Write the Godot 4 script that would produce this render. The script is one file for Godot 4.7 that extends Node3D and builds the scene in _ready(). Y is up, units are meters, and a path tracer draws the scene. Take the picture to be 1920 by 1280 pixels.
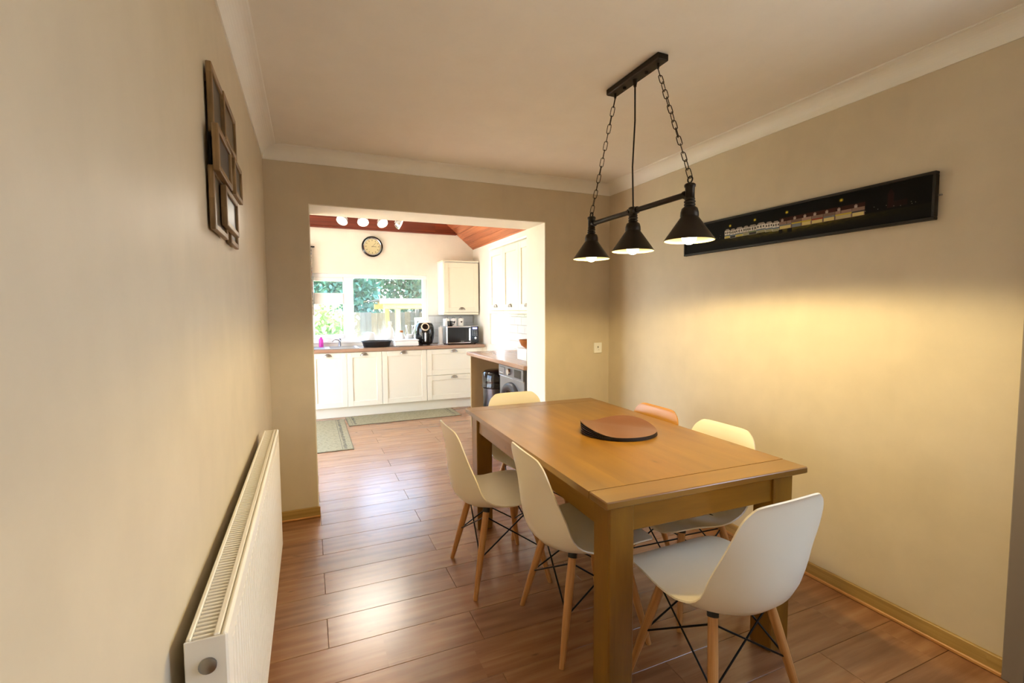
extends Node3D
# Dining room looking through a wide opening into a daylit kitchen.
# Axes: x to the right along the end wall, y up, z towards the camera; the end wall's dining face is z = 0, the left wall is x = 0.

const W := 2.576          # dining room width
const H := 2.4            # dining ceiling
const HC := 2.318         # lower edge of the cornice
const ZN := 4.1           # near wall of the dining room
const OX0 := 0.256        # opening in the end wall
const OX1 := 1.975
const OT := 2.066
const TH := 0.34          # thickness of the end wall
const KX0 := -0.9         # kitchen left wall
const KX1 := 2.6          # kitchen right wall
const KZ := -3.65         # kitchen back wall
const KH := 2.75          # kitchen flat ceiling

var rng := RandomNumberGenerator.new()
var M := {}
var used := {}

func _ready() -> void:
	rng.seed = 20240611
	camera_and_light()
	materials()
	dining_shell()
	floors()
	kitchen_shell()
	garden()
	table_and_chairs()
	pendant_lamp()
	wall_pictures()
	radiator()
	small_dining()
	kitchen_units()
	kitchen_things()

# ------------------------------------------------------------------ camera, sky, sun, exposure
func camera_and_light() -> void:
	var cam := Camera3D.new()
	cam.name = "camera"
	cam.fov = 71.506
	cam.near = 0.02
	cam.far = 200.0
	var yaw := 0.4053
	var pitch := 0.0641
	var roll := -0.0057
	var fw := Vector3(sin(yaw) * cos(pitch), -sin(pitch), -cos(yaw) * cos(pitch))
	var r := Vector3(cos(yaw), 0, sin(yaw))
	var u := r.cross(fw)
	var r2 := r * cos(roll) + u * sin(roll)
	var u2 := u * cos(roll) - r * sin(roll)
	cam.transform = Transform3D(Basis(r2, u2, -fw), Vector3(0.2335, 1.3671, 3.3726))
	add_child(cam)
	cam.current = true
	var we := WorldEnvironment.new()
	we.name = "environment"
	var e := Environment.new()
	e.background_mode = Environment.BG_SKY
	var sky := Sky.new()
	var sm := ProceduralSkyMaterial.new()
	sm.sky_top_color = Color(0.66, 0.79, 0.95)
	sm.sky_horizon_color = Color(0.95, 0.96, 0.97)
	sm.ground_bottom_color = Color(0.35, 0.36, 0.30)
	sm.ground_horizon_color = Color(0.72, 0.77, 0.78)
	sm.sky_energy_multiplier = 2.7
	sm.ground_energy_multiplier = 2.7
	sm.sun_angle_max = 1.0
	sky.sky_material = sm
	e.sky = sky
	e.tonemap_mode = Environment.TONE_MAPPER_LINEAR
	e.tonemap_exposure = 1.7
	e.sdfgi_enabled = true
	e.ssao_enabled = true
	e.ssil_enabled = true
	we.environment = e
	add_child(we)
	var sun := DirectionalLight3D.new()
	sun.name = "sun"
	sun.light_energy = 13.0
	sun.light_color = Color(1.0, 0.95, 0.87)
	sun.light_angular_distance = 0.8
	sun.shadow_enabled = true
	add_child(sun)
	# high sun to the left of the house and a little behind the kitchen
	sun.look_at_from_position(Vector3(-3.5, 6.6, -1.6), Vector3.ZERO, Vector3.UP)

# ------------------------------------------------------------------ node helpers
func numbered(called: String) -> String:
	if not used.has(called):
		used[called] = 0
		return called
	used[called] += 1
	return "%s_%03d" % [called, used[called]]

func thing(called: String, label: String, category: String, at := Vector3.ZERO, turn := 0.0, group := "") -> Node3D:
	var o := Node3D.new()
	o.name = numbered(called)
	add_child(o)
	o.position = at
	o.rotation.y = turn
	tag(o, label, category, group)
	return o

func tag(o: Node, label: String, category: String, group := "", kind := "") -> void:
	o.set_meta("label", label)
	o.set_meta("category", category)
	if group != "": o.set_meta("group", group)
	if kind != "": o.set_meta("kind", kind)

func struct(o: Node3D, label: String, category: String) -> Node3D:
	o.set_meta("kind", "structure")
	o.set_meta("label", label)
	o.set_meta("category", category)
	return o

func holder(called: String, parent: Node) -> Node3D:
	var o := Node3D.new()
	o.name = called
	parent.add_child(o, true)
	return o

func put(called: String, mesh: Mesh, mat: Material, parent: Node = null, at := Transform3D.IDENTITY) -> MeshInstance3D:
	var o := MeshInstance3D.new()
	o.mesh = mesh
	o.material_override = mat
	o.name = numbered(called) if parent == null else called
	o.transform = at
	if parent == null: add_child(o)
	else: parent.add_child(o, true)
	return o

func fin(st: SurfaceTool, called: String, mat: Material, parent: Node = null, at := Transform3D.IDENTITY) -> MeshInstance3D:
	return put(called, st.commit(), mat, parent, at)

func mb() -> SurfaceTool:
	var st := SurfaceTool.new()
	st.begin(Mesh.PRIMITIVE_TRIANGLES)
	return st

# ------------------------------------------------------------------ shape helpers
func tri(st: SurfaceTool, p: Array, n: Array, t: Array) -> void:
	var g: Vector3 = (p[1] - p[0]).cross(p[2] - p[0])
	var o := [0, 1, 2]
	if g.dot(n[0] + n[1] + n[2]) > 0.0: o = [0, 2, 1]
	for k in o:
		st.set_normal(n[k])
		st.set_uv(t[k])
		st.add_vertex(p[k])

func quad(st: SurfaceTool, a: Vector3, b: Vector3, c: Vector3, d: Vector3, n: Array, t: Array) -> void:
	tri(st, [a, b, c], [n[0], n[1], n[2]], [t[0], t[1], t[2]])
	tri(st, [a, c, d], [n[0], n[2], n[3]], [t[0], t[2], t[3]])

func uv_of(p: Vector3, n: Vector3, grain: int, off: Vector2) -> Vector2:
	var a := n.abs()
	var ax := 0 if a.x >= a.y and a.x >= a.z else (1 if a.y >= a.z else 2)
	var rest: Array = [0, 1, 2]
	rest.erase(ax)
	var iu: int = rest[0]
	var iv: int = rest[1]
	if iv == grain:
		iu = rest[1]
		iv = rest[0]
	return Vector2(p[iu], p[iv]) + off

func flat_quad(st: SurfaceTool, a: Vector3, b: Vector3, c: Vector3, d: Vector3, out: Vector3, grain := 0, off := Vector2.ZERO) -> void:
	var n := (b - a).cross(c - a).normalized()
	if n.dot(out) < 0.0: n = -n
	var tt := []
	for p in [a, b, c, d]: tt.append(uv_of(p, n, grain, off))
	quad(st, a, b, c, d, [n, n, n, n], tt)

# a box from lo to hi with chamfered edges
func box(st: SurfaceTool, lo: Vector3, hi: Vector3, bev := 0.0, grain := 0, off := Vector2.ZERO, T := Transform3D.IDENTITY) -> void:
	var c := (lo + hi) / 2.0
	var h := (hi - lo) / 2.0
	bev = minf(bev, minf(h.x, minf(h.y, h.z)) * 0.95)
	for ax in 3:
		var ia := (ax + 1) % 3
		var ib := (ax + 2) % 3
		for s in [-1.0, 1.0]:
			var pts := []
			for q in [[-1, -1], [1, -1], [1, 1], [-1, 1]]:
				var p := Vector3.ZERO
				p[ax] = s * h[ax]
				p[ia] = q[0] * (h[ia] - bev)
				p[ib] = q[1] * (h[ib] - bev)
				pts.append(p + c)
			var n := Vector3.ZERO
			n[ax] = s
			var tt := []
			for p in pts: tt.append(uv_of(p, n, grain, off))
			var nn: Vector3 = (T.basis * n).normalized()
			quad(st, T * pts[0], T * pts[1], T * pts[2], T * pts[3], [nn, nn, nn, nn], tt)
	if bev <= 0.0: return
	for ax in 3:
		var ia := (ax + 1) % 3
		var ib := (ax + 2) % 3
		for s in [-1.0, 1.0]:
			for t in [-1.0, 1.0]:
				var pts := []
				var l := h[ax] - bev
				for q in [[-1, 0], [1, 0], [1, 1], [-1, 1]]:
					var p := Vector3.ZERO
					p[ax] = q[0] * l
					p[ia] = s * (h[ia] - (0.0 if q[1] == 0 else bev))
					p[ib] = t * (h[ib] - (bev if q[1] == 0 else 0.0))
					pts.append(p + c)
				var n1 := Vector3.ZERO
				n1[ia] = s
				var n2 := Vector3.ZERO
				n2[ib] = t
				var tt := []
				for p in pts: tt.append(uv_of(p, n1, grain, off))
				var m1: Vector3 = (T.basis * (n1 * 0.8 + n2 * 0.6)).normalized()
				var m2: Vector3 = (T.basis * (n2 * 0.8 + n1 * 0.6)).normalized()
				quad(st, T * pts[0], T * pts[1], T * pts[2], T * pts[3], [m1, m1, m2, m2], tt)
	for sx in [-1.0, 1.0]:
		for sy in [-1.0, 1.0]:
			for sz in [-1.0, 1.0]:
				var s := Vector3(sx, sy, sz)
				var pts := []
				for ax in 3:
					var p := s * (h - Vector3.ONE * bev)
					p[ax] = s[ax] * h[ax]
					pts.append(T * (p + c))
				var n: Vector3 = (T.basis * s).normalized()
				tri(st, pts, [n, n, n], [off, off, off])

func boxm(called: String, lo: Vector3, hi: Vector3, mat: Material, parent: Node = null, bev := 0.0, grain := 0, off := Vector2.ZERO) -> MeshInstance3D:
	var st := mb()
	box(st, lo, hi, bev, grain, off)
	return fin(st, called, mat, parent)

# surface of revolution about y; profile of Vector2(radius, height), from bottom outside upwards
func lathe(st: SurfaceTool, prof: Array, segs := 20, T := Transform3D.IDENTITY, squash := Vector2.ONE) -> void:
	var sn := []
	for k in prof.size() - 1:
		var d: Vector2 = prof[k + 1] - prof[k]
		var nn := Vector2(d.y, -d.x)
		sn.append(nn.normalized() if nn.length() > 1e-9 else Vector2(1, 0))
	for k in prof.size() - 1:
		var na: Vector2 = sn[k]
		var nb: Vector2 = sn[k]
		if k > 0 and sn[k - 1].dot(sn[k]) > 0.6: na = (sn[k - 1] + sn[k]).normalized()
		if k < sn.size() - 1 and sn[k + 1].dot(sn[k]) > 0.6: nb = (sn[k + 1] + sn[k]).normalized()
		for j in segs:
			var a0 := TAU * j / segs
			var a1 := TAU * (j + 1) / segs
			var ps := []
			var ns := []
			var ts := []
			for q in [[k, a0, na], [k + 1, a0, nb], [k + 1, a1, nb], [k, a1, na]]:
				var pr: Vector2 = prof[q[0]]
				var nn: Vector2 = q[2]
				ps.append(T * Vector3(pr.x * cos(q[1]) * squash.x, pr.y, pr.x * sin(q[1]) * squash.y))
				ns.append((T.basis * Vector3(nn.x * cos(q[1]) / squash.x, nn.y, nn.x * sin(q[1]) / squash.y)).normalized())
				ts.append(Vector2(q[1] * 0.1, pr.y))
			if (ps[0] - ps[3]).length() < 1e-7: tri(st, [ps[0], ps[1], ps[2]], [ns[0], ns[1], ns[2]], [ts[0], ts[1], ts[2]])
			elif (ps[1] - ps[2]).length() < 1e-7: tri(st, [ps[0], ps[1], ps[3]], [ns[0], ns[1], ns[3]], [ts[0], ts[1], ts[3]])
			else: quad(st, ps[0], ps[1], ps[2], ps[3], ns, ts)

func lathem(called: String, prof: Array, mat: Material, parent: Node = null, T := Transform3D.IDENTITY, segs := 20) -> MeshInstance3D:
	var st := mb()
	lathe(st, prof, segs, T)
	return fin(st, called, mat, parent)

# a round bar along points, with a radius for each point
func tube(st: SurfaceTool, pts: Array, rad: Array, segs := 10, closed := false) -> void:
	var n := pts.size()
	var rings := []
	var side := Vector3.ZERO
	for k in n:
		var d: Vector3
		if closed: d = (pts[(k + 1) % n] - pts[(k - 1 + n) % n]).normalized()
		else: d = (pts[mini(k + 1, n - 1)] - pts[maxi(k - 1, 0)]).normalized()
		if side == Vector3.ZERO:
			side = d.cross(Vector3.UP if absf(d.y) < 0.9 else Vector3.RIGHT).normalized()
		side = (side - d * side.dot(d)).normalized()
		var up := d.cross(side)
		var ring := []
		for j in segs:
			var a := TAU * j / segs
			ring.append(side * cos(a) + up * sin(a))
		rings.append(ring)
	var m := n if closed else n - 1
	var along := 0.0
	for k in m:
		var k2 := (k + 1) % n
		var step: float = (pts[k2] - pts[k]).length()
		for j in segs:
			var j2 := (j + 1) % segs
			quad(st, pts[k] + rings[k][j] * rad[k], pts[k2] + rings[k2][j] * rad[k2], pts[k2] + rings[k2][j2] * rad[k2], pts[k] + rings[k][j2] * rad[k],
				[rings[k][j], rings[k2][j], rings[k2][j2], rings[k][j2]],
				[Vector2(along, j * 0.02), Vector2(along + step, j * 0.02), Vector2(along + step, j * 0.02 + 0.02), Vector2(along, j * 0.02 + 0.02)])
		along += step
	if not closed:
		for e in [0, n - 1]:
			var d: Vector3 = (pts[0] - pts[1]).normalized() if e == 0 else (pts[n - 1] - pts[n - 2]).normalized()
			for j in segs:
				tri(st, [pts[e], pts[e] + rings[e][j] * rad[e], pts[e] + rings[e][(j + 1) % segs] * rad[e]], [d, d, d], [Vector2.ZERO, Vector2.ZERO, Vector2.ZERO])

func rod(called: String, a: Vector3, b: Vector3, r0: float, r1: float, mat: Material, parent: Node, segs := 10) -> MeshInstance3D:
	var st := mb()
	tube(st, [a, b], [r0, r1], segs)
	return fin(st, called, mat, parent)

# ------------------------------------------------------------------ materials
func noise(freq: float, s: int, oct := 4) -> FastNoiseLite:
	var n := FastNoiseLite.new()
	n.noise_type = FastNoiseLite.TYPE_SIMPLEX_SMOOTH
	n.seed = s
	n.frequency = freq
	n.fractal_octaves = oct
	return n

func mat(c: Color, rough := 0.6, metal := 0.0) -> StandardMaterial3D:
	var m := StandardMaterial3D.new()
	m.albedo_color = c
	m.roughness = rough
	m.metallic = metal
	return m

func c8(r: int, g: int, b: int) -> Color:
	return Color(r / 255.0, g / 255.0, b / 255.0)

# wood with grain along u; wraps in neither direction visibly because pieces are shorter than the tile
func wood_tex(w: int, h: int, dark: Color, light: Color, s: int, stretch := 14.0, knots := 3, contrast := 1.0) -> ImageTexture:
	var img := Image.create(w, h, false, Image.FORMAT_RGB8)
	var n1 := noise(0.9, s, 4)
	var n2 := noise(3.1, s + 7, 3)
	var n3 := noise(0.35, s + 13, 2)
	var kr := RandomNumberGenerator.new()
	kr.seed = s * 31 + 5
	var ks := []
	for k in knots: ks.append(Vector3(kr.randf(), kr.randf(), kr.randf_range(0.6, 1.3)))
	for y in h:
		for x in w:
			var u := float(x) / w * 10.0
			var v := float(y) / h * 10.0
			var warp := 0.0
			var kn := 0.0
			for q in ks:
				var dx: float = (u - q.x * 10.0) * 2.6
				var dy: float = (v - q.y * 10.0) * 1.4
				var d: float = dx * dx + dy * dy
				var e: float = exp(-d / (0.9 * q.z))
				warp += e * (dy * 0.35)
				kn += exp(-d / (0.10 * q.z))
			var vv := v + warp
			var g := n1.get_noise_2d(u * 0.22, vv * stretch * 0.12) * 0.6 + n2.get_noise_2d(u * 0.35, vv * stretch * 0.25) * 0.14 + n3.get_noise_2d(u * 0.6, vv * 0.9) * 0.5
			var f := clampf(0.5 + g * contrast, 0.0, 1.0)
			var c := dark.lerp(light, f)
			c = c.lerp(dark.darkened(0.35), clampf(kn, 0.0, 1.0) * 0.5)
			img.set_pixel(x, y, c)
	img.generate_mipmaps()
	return ImageTexture.create_from_image(img)

func wood_mat(t: Texture2D, rough: float, scale := Vector2(0.5, 1.0), tint := Color.WHITE) -> StandardMaterial3D:
	var m := mat(tint, rough)
	m.albedo_texture = t
	m.uv1_scale = Vector3(scale.x, scale.y, 1)
	return m

# fine roller stipple and faint mottling of painted plaster
func paint(c: Color, s: int, rough := 0.75, amount := 0.02) -> StandardMaterial3D:
	var w := 256
	var img := Image.create(w, w, false, Image.FORMAT_RGB8)
	var n := noise(0.02, s, 5)
	for y in w:
		for x in w:
			var f := n.get_noise_3d(cos(TAU * x / w) * 60.0, sin(TAU * x / w) * 60.0, cos(TAU * y / w) * 60.0) * 0.5 + n.get_noise_3d(sin(TAU * y / w) * 60.0, cos(TAU * x / w) * 60.0, 31.0) * 0.5
			var k := 1.0 - amount + f * amount * 2.0
			img.set_pixel(x, y, Color(k, k, k))
	var m := mat(c, rough)
	m.albedo_texture = ImageTexture.create_from_image(img)
	m.uv1_triplanar = true
	m.uv1_world_triplanar = true
	m.uv1_scale = Vector3(0.8, 0.8, 0.8)
	return m

func materials() -> void:
	M.wall = paint(c8(215, 201, 177), 3, 0.5)
	M.ceiling = paint(c8(242, 238, 231), 4, 0.7, 0.01)
	M.cornice = paint(c8(245, 243, 238), 5, 0.5, 0.01)
	M.kitchen_wall = paint(c8(247, 241, 228), 6, 0.6, 0.01)
	M.grey_door = mat(c8(128, 118, 112), 0.5)
	M.floor = []
	for k in 4:
		var t := wood_tex(768, 128, [c8(126, 82, 54), c8(132, 88, 58), c8(120, 78, 52), c8(128, 82, 52)][k], [c8(178, 134, 98), c8(182, 138, 100), c8(172, 128, 94), c8(182, 136, 96)][k], 40 + k * 9, 4.0, 2, 0.48)
		var fm := wood_mat(t, 0.26, Vector2(0.8, 4.8))
		fm.metallic_specular = 0.75
		M.floor.append(fm)
	M.subfloor = mat(c8(60, 38, 26), 0.8)
	var ot := wood_tex(1024, 256, c8(104, 68, 16), c8(156, 112, 36), 91, 3.5, 1, 0.4)
	M.table = []
	for k in 3: M.table.append(wood_mat(ot, 0.29, Vector2(0.55, 2.6), [Color(1, 1, 1), Color(0.97, 0.965, 0.95), Color(1.0, 0.98, 0.96)][k]))
	for m in M.table:
		m.metallic_specular = 0.75
	M.table_leg = wood_mat(ot, 0.3, Vector2(0.9, 3.0))
	var bt := wood_tex(512, 128, c8(178, 122, 66), c8(214, 160, 98), 17, 10.0, 0, 0.7)
	M.beech = wood_mat(bt, 0.42, Vector2(1.5, 6.0))
	M.oak_strip = wood_mat(wood_tex(512, 64, c8(150, 118, 62), c8(196, 164, 100), 23, 8.0, 0, 0.6), 0.45, Vector2(0.4, 6.0))
	M.frame_wood = wood_mat(wood_tex(256, 128, c8(108, 82, 52), c8(160, 128, 86), 29, 9.0, 0, 0.8), 0.45, Vector2(3.0, 8.0))
	M.pine = []
	for k in 3: M.pine.append(wood_mat(wood_tex(512, 128, [c8(150, 78, 44), c8(160, 84, 50), c8(142, 72, 42)][k], [c8(206, 128, 86), c8(212, 136, 94), c8(198, 120, 80)][k], 61 + k * 5, 9.0, 4, 0.8), 0.4, Vector2(0.45, 6.0)))
	M.beam = wood_mat(wood_tex(512, 128, c8(92, 34, 16), c8(142, 62, 34), 73, 8.0, 1, 0.7), 0.4, Vector2(0.5, 4.0))
	M.worktop = wood_mat(wood_tex(512, 256, c8(148, 114, 92), c8(182, 150, 126), 83, 9.0, 1, 0.6), 0.25, Vector2(0.5, 1.5))
	M.shell = mat(c8(235, 223, 198), 0.38)
	M.shell_tan = mat(c8(184, 128, 52), 0.26)
	M.black = mat(c8(20, 18, 18), 0.5)
	M.black_gloss = mat(c8(14, 14, 16), 0.12)
	M.wire = mat(c8(20, 18, 18), 0.4, 0.6)
	M.bronze = mat(c8(44, 38, 33), 0.42, 0.7)
	M.shade_inner = mat(c8(206, 188, 150), 0.5)
	M.chrome = mat(c8(205, 205, 208), 0.18, 1.0)
	M.pewter = mat(c8(150, 145, 138), 0.28, 1.0)
	M.steel = mat(c8(190, 192, 196), 0.3, 1.0)
	M.radiator = mat(c8(240, 234, 220), 0.3)
	M.cream = mat(c8(236, 231, 213), 0.32)
	M.white = mat(c8(246, 246, 244), 0.3)
	M.upvc = mat(c8(250, 251, 252), 0.25)
	M.tile = mat(c8(226, 227, 226), 0.1)
	M.tan_panel = mat(c8(176, 146, 100), 0.5)
	M.grout = mat(c8(200, 198, 192), 0.8)
	M.glass = mat(Color(0.93, 0.97, 0.97, 0.06), 0.02)
	M.glass.transparency = BaseMaterial3D.TRANSPARENCY_ALPHA
	M.mat_leather = mat(c8(112, 74, 54), 0.3)
	M.mat_under = mat(c8(34, 26, 24), 0.6)
	M.machine = mat(c8(140, 141, 145), 0.32, 0.75)
	M.dark_grey = mat(c8(58, 58, 64), 0.35, 0.3)
	M.pink = mat(c8(226, 70, 190), 0.25)
	M.photo = []
	for k in 3: M.photo.append(mat([c8(70, 64, 58), c8(96, 86, 74), c8(58, 56, 60)][k], 0.4))
	M.bowl = wood_mat(bt, 0.4, Vector2(2.0, 6.0), Color(0.85, 0.72, 0.55))

func glow(c: Color, e: float) -> StandardMaterial3D:
	var m := mat(Color(1, 0.98, 0.94), 0.5)
	m.emission_enabled = true
	m.emission = c
	m.emission_energy_multiplier = e
	return m

# ------------------------------------------------------------------ dining room shell
func dining_shell() -> void:
	struct(boxm("wall_left", Vector3(-0.2, 0, 0.0), Vector3(0, H, ZN), M.wall), "pale beige painted left wall beside the radiator", "wall")
	var st := mb()
	box(st, Vector3(-0.9, 0, -TH), Vector3(OX0, 2.95, 0))
	box(st, Vector3(OX1, 0, -TH), Vector3(2.8, 2.95, 0))
	box(st, Vector3(OX0, OT, -TH), Vector3(OX1, 2.95, 0))
	struct(fin(st, "wall_end", M.wall), "beige end wall with the wide opening to the kitchen", "wall")
	# white plaster lining of the opening
	st = mb()
	box(st, Vector3(OX0, 0, -TH - 0.004), Vector3(OX0 + 0.006, OT, -0.004))
	box(st, Vector3(OX1 - 0.006, 0, -TH - 0.004), Vector3(OX1, OT, -0.004))
	box(st, Vector3(OX0 + 0.006, OT - 0.006, -TH - 0.004), Vector3(OX1 - 0.006, OT, -0.004))
	struct(fin(st, "trim_7", M.kitchen_wall), "pale painted lining of the opening between the rooms", "trim")
	st = mb()
	box(st, Vector3(W, 0, 0.0), Vector3(W + 0.2, H, 2.6))
	box(st, Vector3(W, 0, 4.0), Vector3(W + 0.2, H, ZN))
	box(st, Vector3(W, 2.05, 2.6), Vector3(W + 0.2, H, 4.0))
	struct(fin(st, "wall_right", M.wall), "pale beige right wall with the long dark picture", "wall")
	struct(boxm("wall_near", Vector3(-0.2, 0, ZN), Vector3(W + 0.2, H, ZN + 0.2), M.wall), "plain beige wall behind the viewer", "wall")
	struct(boxm("ceiling", Vector3(-0.2, H, 0.0), Vector3(W + 0.2, H + 0.15, ZN + 0.2), M.ceiling), "white flat dining room ceiling", "ceiling")
	# coved cornice, one length on each wall, mitred at the corners
	var cw := 0.082
	var runs := [[Vector3(0, 0, 0), Vector3(W, 0, 0), Vector3(0, 0, 1)], [Vector3(W, 0, 0), Vector3(W, 0, ZN), Vector3(-1, 0, 0)], [Vector3(W, 0, ZN), Vector3(0, 0, ZN), Vector3(0, 0, -1)], [Vector3(0, 0, ZN), Vector3(0, 0, 0), Vector3(1, 0, 0)]]
	var names := ["over the opening to the kitchen", "along the wall with the long picture", "behind the viewer", "along the radiator wall"]
	for k in 4:
		st = mb()
		var prof := [Vector2(0.0, HC), Vector2(0.006, HC), Vector2(0.006, HC + 0.006)]
		for j in 11:
			var a := PI / 2 * j / 10.0
			prof.append(Vector2(0.006 + (cw - 0.014) * (1.0 - cos(a)), HC + 0.006 + (H - HC - 0.012) * sin(a)))
		prof.append(Vector2(cw - 0.004, H - 0.006))
		prof.append(Vector2(cw - 0.004, H - 0.004))
		prof.append(Vector2(cw, H - 0.003))
		prof.append(Vector2(cw, H))
		var a0: Vector3 = runs[k][0]
		var a1: Vector3 = runs[k][1]
		var inn: Vector3 = runs[k][2]
		var al := (a1 - a0).normalized()
		for j in prof.size() - 1:
			var p: Vector2 = prof[j]
			var q: Vector2 = prof[j + 1]
			var A := a0 + inn * p.x + al * p.x + Vector3.UP * p.y
			var B := a1 + inn * p.x - al * p.x + Vector3.UP * p.y
			var C := a1 + inn * q.x - al * q.x + Vector3.UP * q.y
			var D := a0 + inn * q.x + al * q.x + Vector3.UP * q.y
			var d := q - p
			var n := (inn * d.y - Vector3.UP * d.x).normalized()
			quad(st, A, B, C, D, [n, n, n, n], [Vector2.ZERO, Vector2.ZERO, Vector2.ZERO, Vector2.ZERO])
		struct(fin(st, "trim_%d" % (k + 1), M.cornice), "white coved cornice " + names[k], "cornice")
	# skirting with a lighter bead at the floor
	for s in [["right", Vector3(W - 0.016, 0, 0.016), Vector3(W, 0.068, 2.55), Vector3(W - 0.026, 0, 0.026), Vector3(W - 0.016, 0.016, 2.55), 2, "low oak skirting along the right wall"],
			["end_left", Vector3(0, 0, 0), Vector3(OX0 + 0.014, 0.068, 0.016), Vector3(0.0, 0, 0.016), Vector3(OX0 + 0.014, 0.014, 0.024), 0, "short oak skirting on the nib beside the radiator"],
			["end_right", Vector3(OX1 - 0.014, 0, 0), Vector3(W, 0.068, 0.016), Vector3(OX1 - 0.014, 0, 0.016), Vector3(W - 0.016, 0.014, 0.024), 0, "oak skirting behind the far dining chair"],
			["left", Vector3(0, 0, 0.016), Vector3(0.016, 0.068, ZN), Vector3(0.016, 0, 0.024), Vector3(0.024, 0.014, ZN), 2, "low oak skirting below the radiator"]]:
		var b := boxm("baseboard_" + s[0], s[1], s[2], M.oak_strip, null, 0.003, s[5])
		struct(b, s[6], "skirting")
		boxm("bead", s[3], s[4], M.beech, b, 0.004, s[5])
	# glazed outside door in the right wall, beside the viewer: its daylight falls across the left wall and the ceiling
	var d := Node3D.new()
	d.name = "door_1"
	add_child(d)
	struct(d, "grey framed glazed double door at the end of the right wall", "door")
	boxm("architrave", Vector3(W - 0.03, 0, 2.548), Vector3(W, 2.11, 2.61), M.grey_door, d, 0.004, 1)
	boxm("architrave", Vector3(W - 0.03, 0, 3.99), Vector3(W, 2.11, 4.05), M.grey_door, d, 0.004, 1)
	boxm("architrave", Vector3(W - 0.03, 2.05, 2.61), Vector3(W, 2.11, 3.99), M.grey_door, d, 0.004, 2)
	for z in [2.602, 3.302]:
		for b in [[z, z + 0.07, 0.0, 2.048], [z + 0.626, z + 0.696, 0.0, 2.048], [z + 0.07, z + 0.626, 1.98, 2.048], [z + 0.07, z + 0.626, 0.0, 0.95]]:
			boxm("door_rail", Vector3(W + 0.03, b[2], b[0]), Vector3(W + 0.08, b[3], b[1]), M.grey_door, d, 0.004, 1)
		boxm("pane", Vector3(W + 0.052, 0.95, z + 0.07), Vector3(W + 0.058, 1.98, z + 0.626), M.glass, d)
	rod("door_handle", Vector3(W + 0.01, 1.02, 3.26), Vector3(W + 0.01, 1.02, 3.15), 0.009, 0.008, M.chrome, d)
	var gf := boxm("ground_side", Vector3(W + 0.2, -0.5, -0.2), Vector3(W + 14, -0.1, ZN + 8), paint(c8(170, 164, 150), 14, 0.9, 0.08))
	struct(gf, "pale paving outside the glazed door", "paving")

# ------------------------------------------------------------------ floor of laminate planks
func floors() -> void:
	var f := Node3D.new()
	f.name = "floor"
	add_child(f)
	struct(f, "reddish brown laminate plank floor running through both rooms", "floor")
	boxm("floor_base", Vector3(KX0 - 0.2, -0.2, KZ - 0.25), Vector3(2.8, -0.012, ZN + 0.2), M.subfloor, f)
	var pitch := 0.2025
	var z := -0.0405 - pitch * 18
	var row := 0
	while z < ZN:
		var z1 := minf(z + pitch, ZN)
		var x0 := 0.0 if z > -0.05 else KX0
		var x1 := W if z > -0.05 else KX1
		var joint := (0.87 if row % 2 == 1 else 0.27) - 2.4
		while joint < x1:
			var a := maxf(joint, x0)
			var b := minf(joint + 1.2, x1)
			if b - a > 0.02:
				var st := mb()
				box(st, Vector3(a + 0.0006, -0.012, z + 0.0006), Vector3(b - 0.0006, 0.0, z1 - 0.0006), 0.0012, 0, Vector2(rng.randf() * 3.0, rng.randf() * 0.2 - z))
				fin(st, "plank", M.floor[rng.randi() % 4], f)
			joint += 1.2
		z = z1
		row += 1

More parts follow.
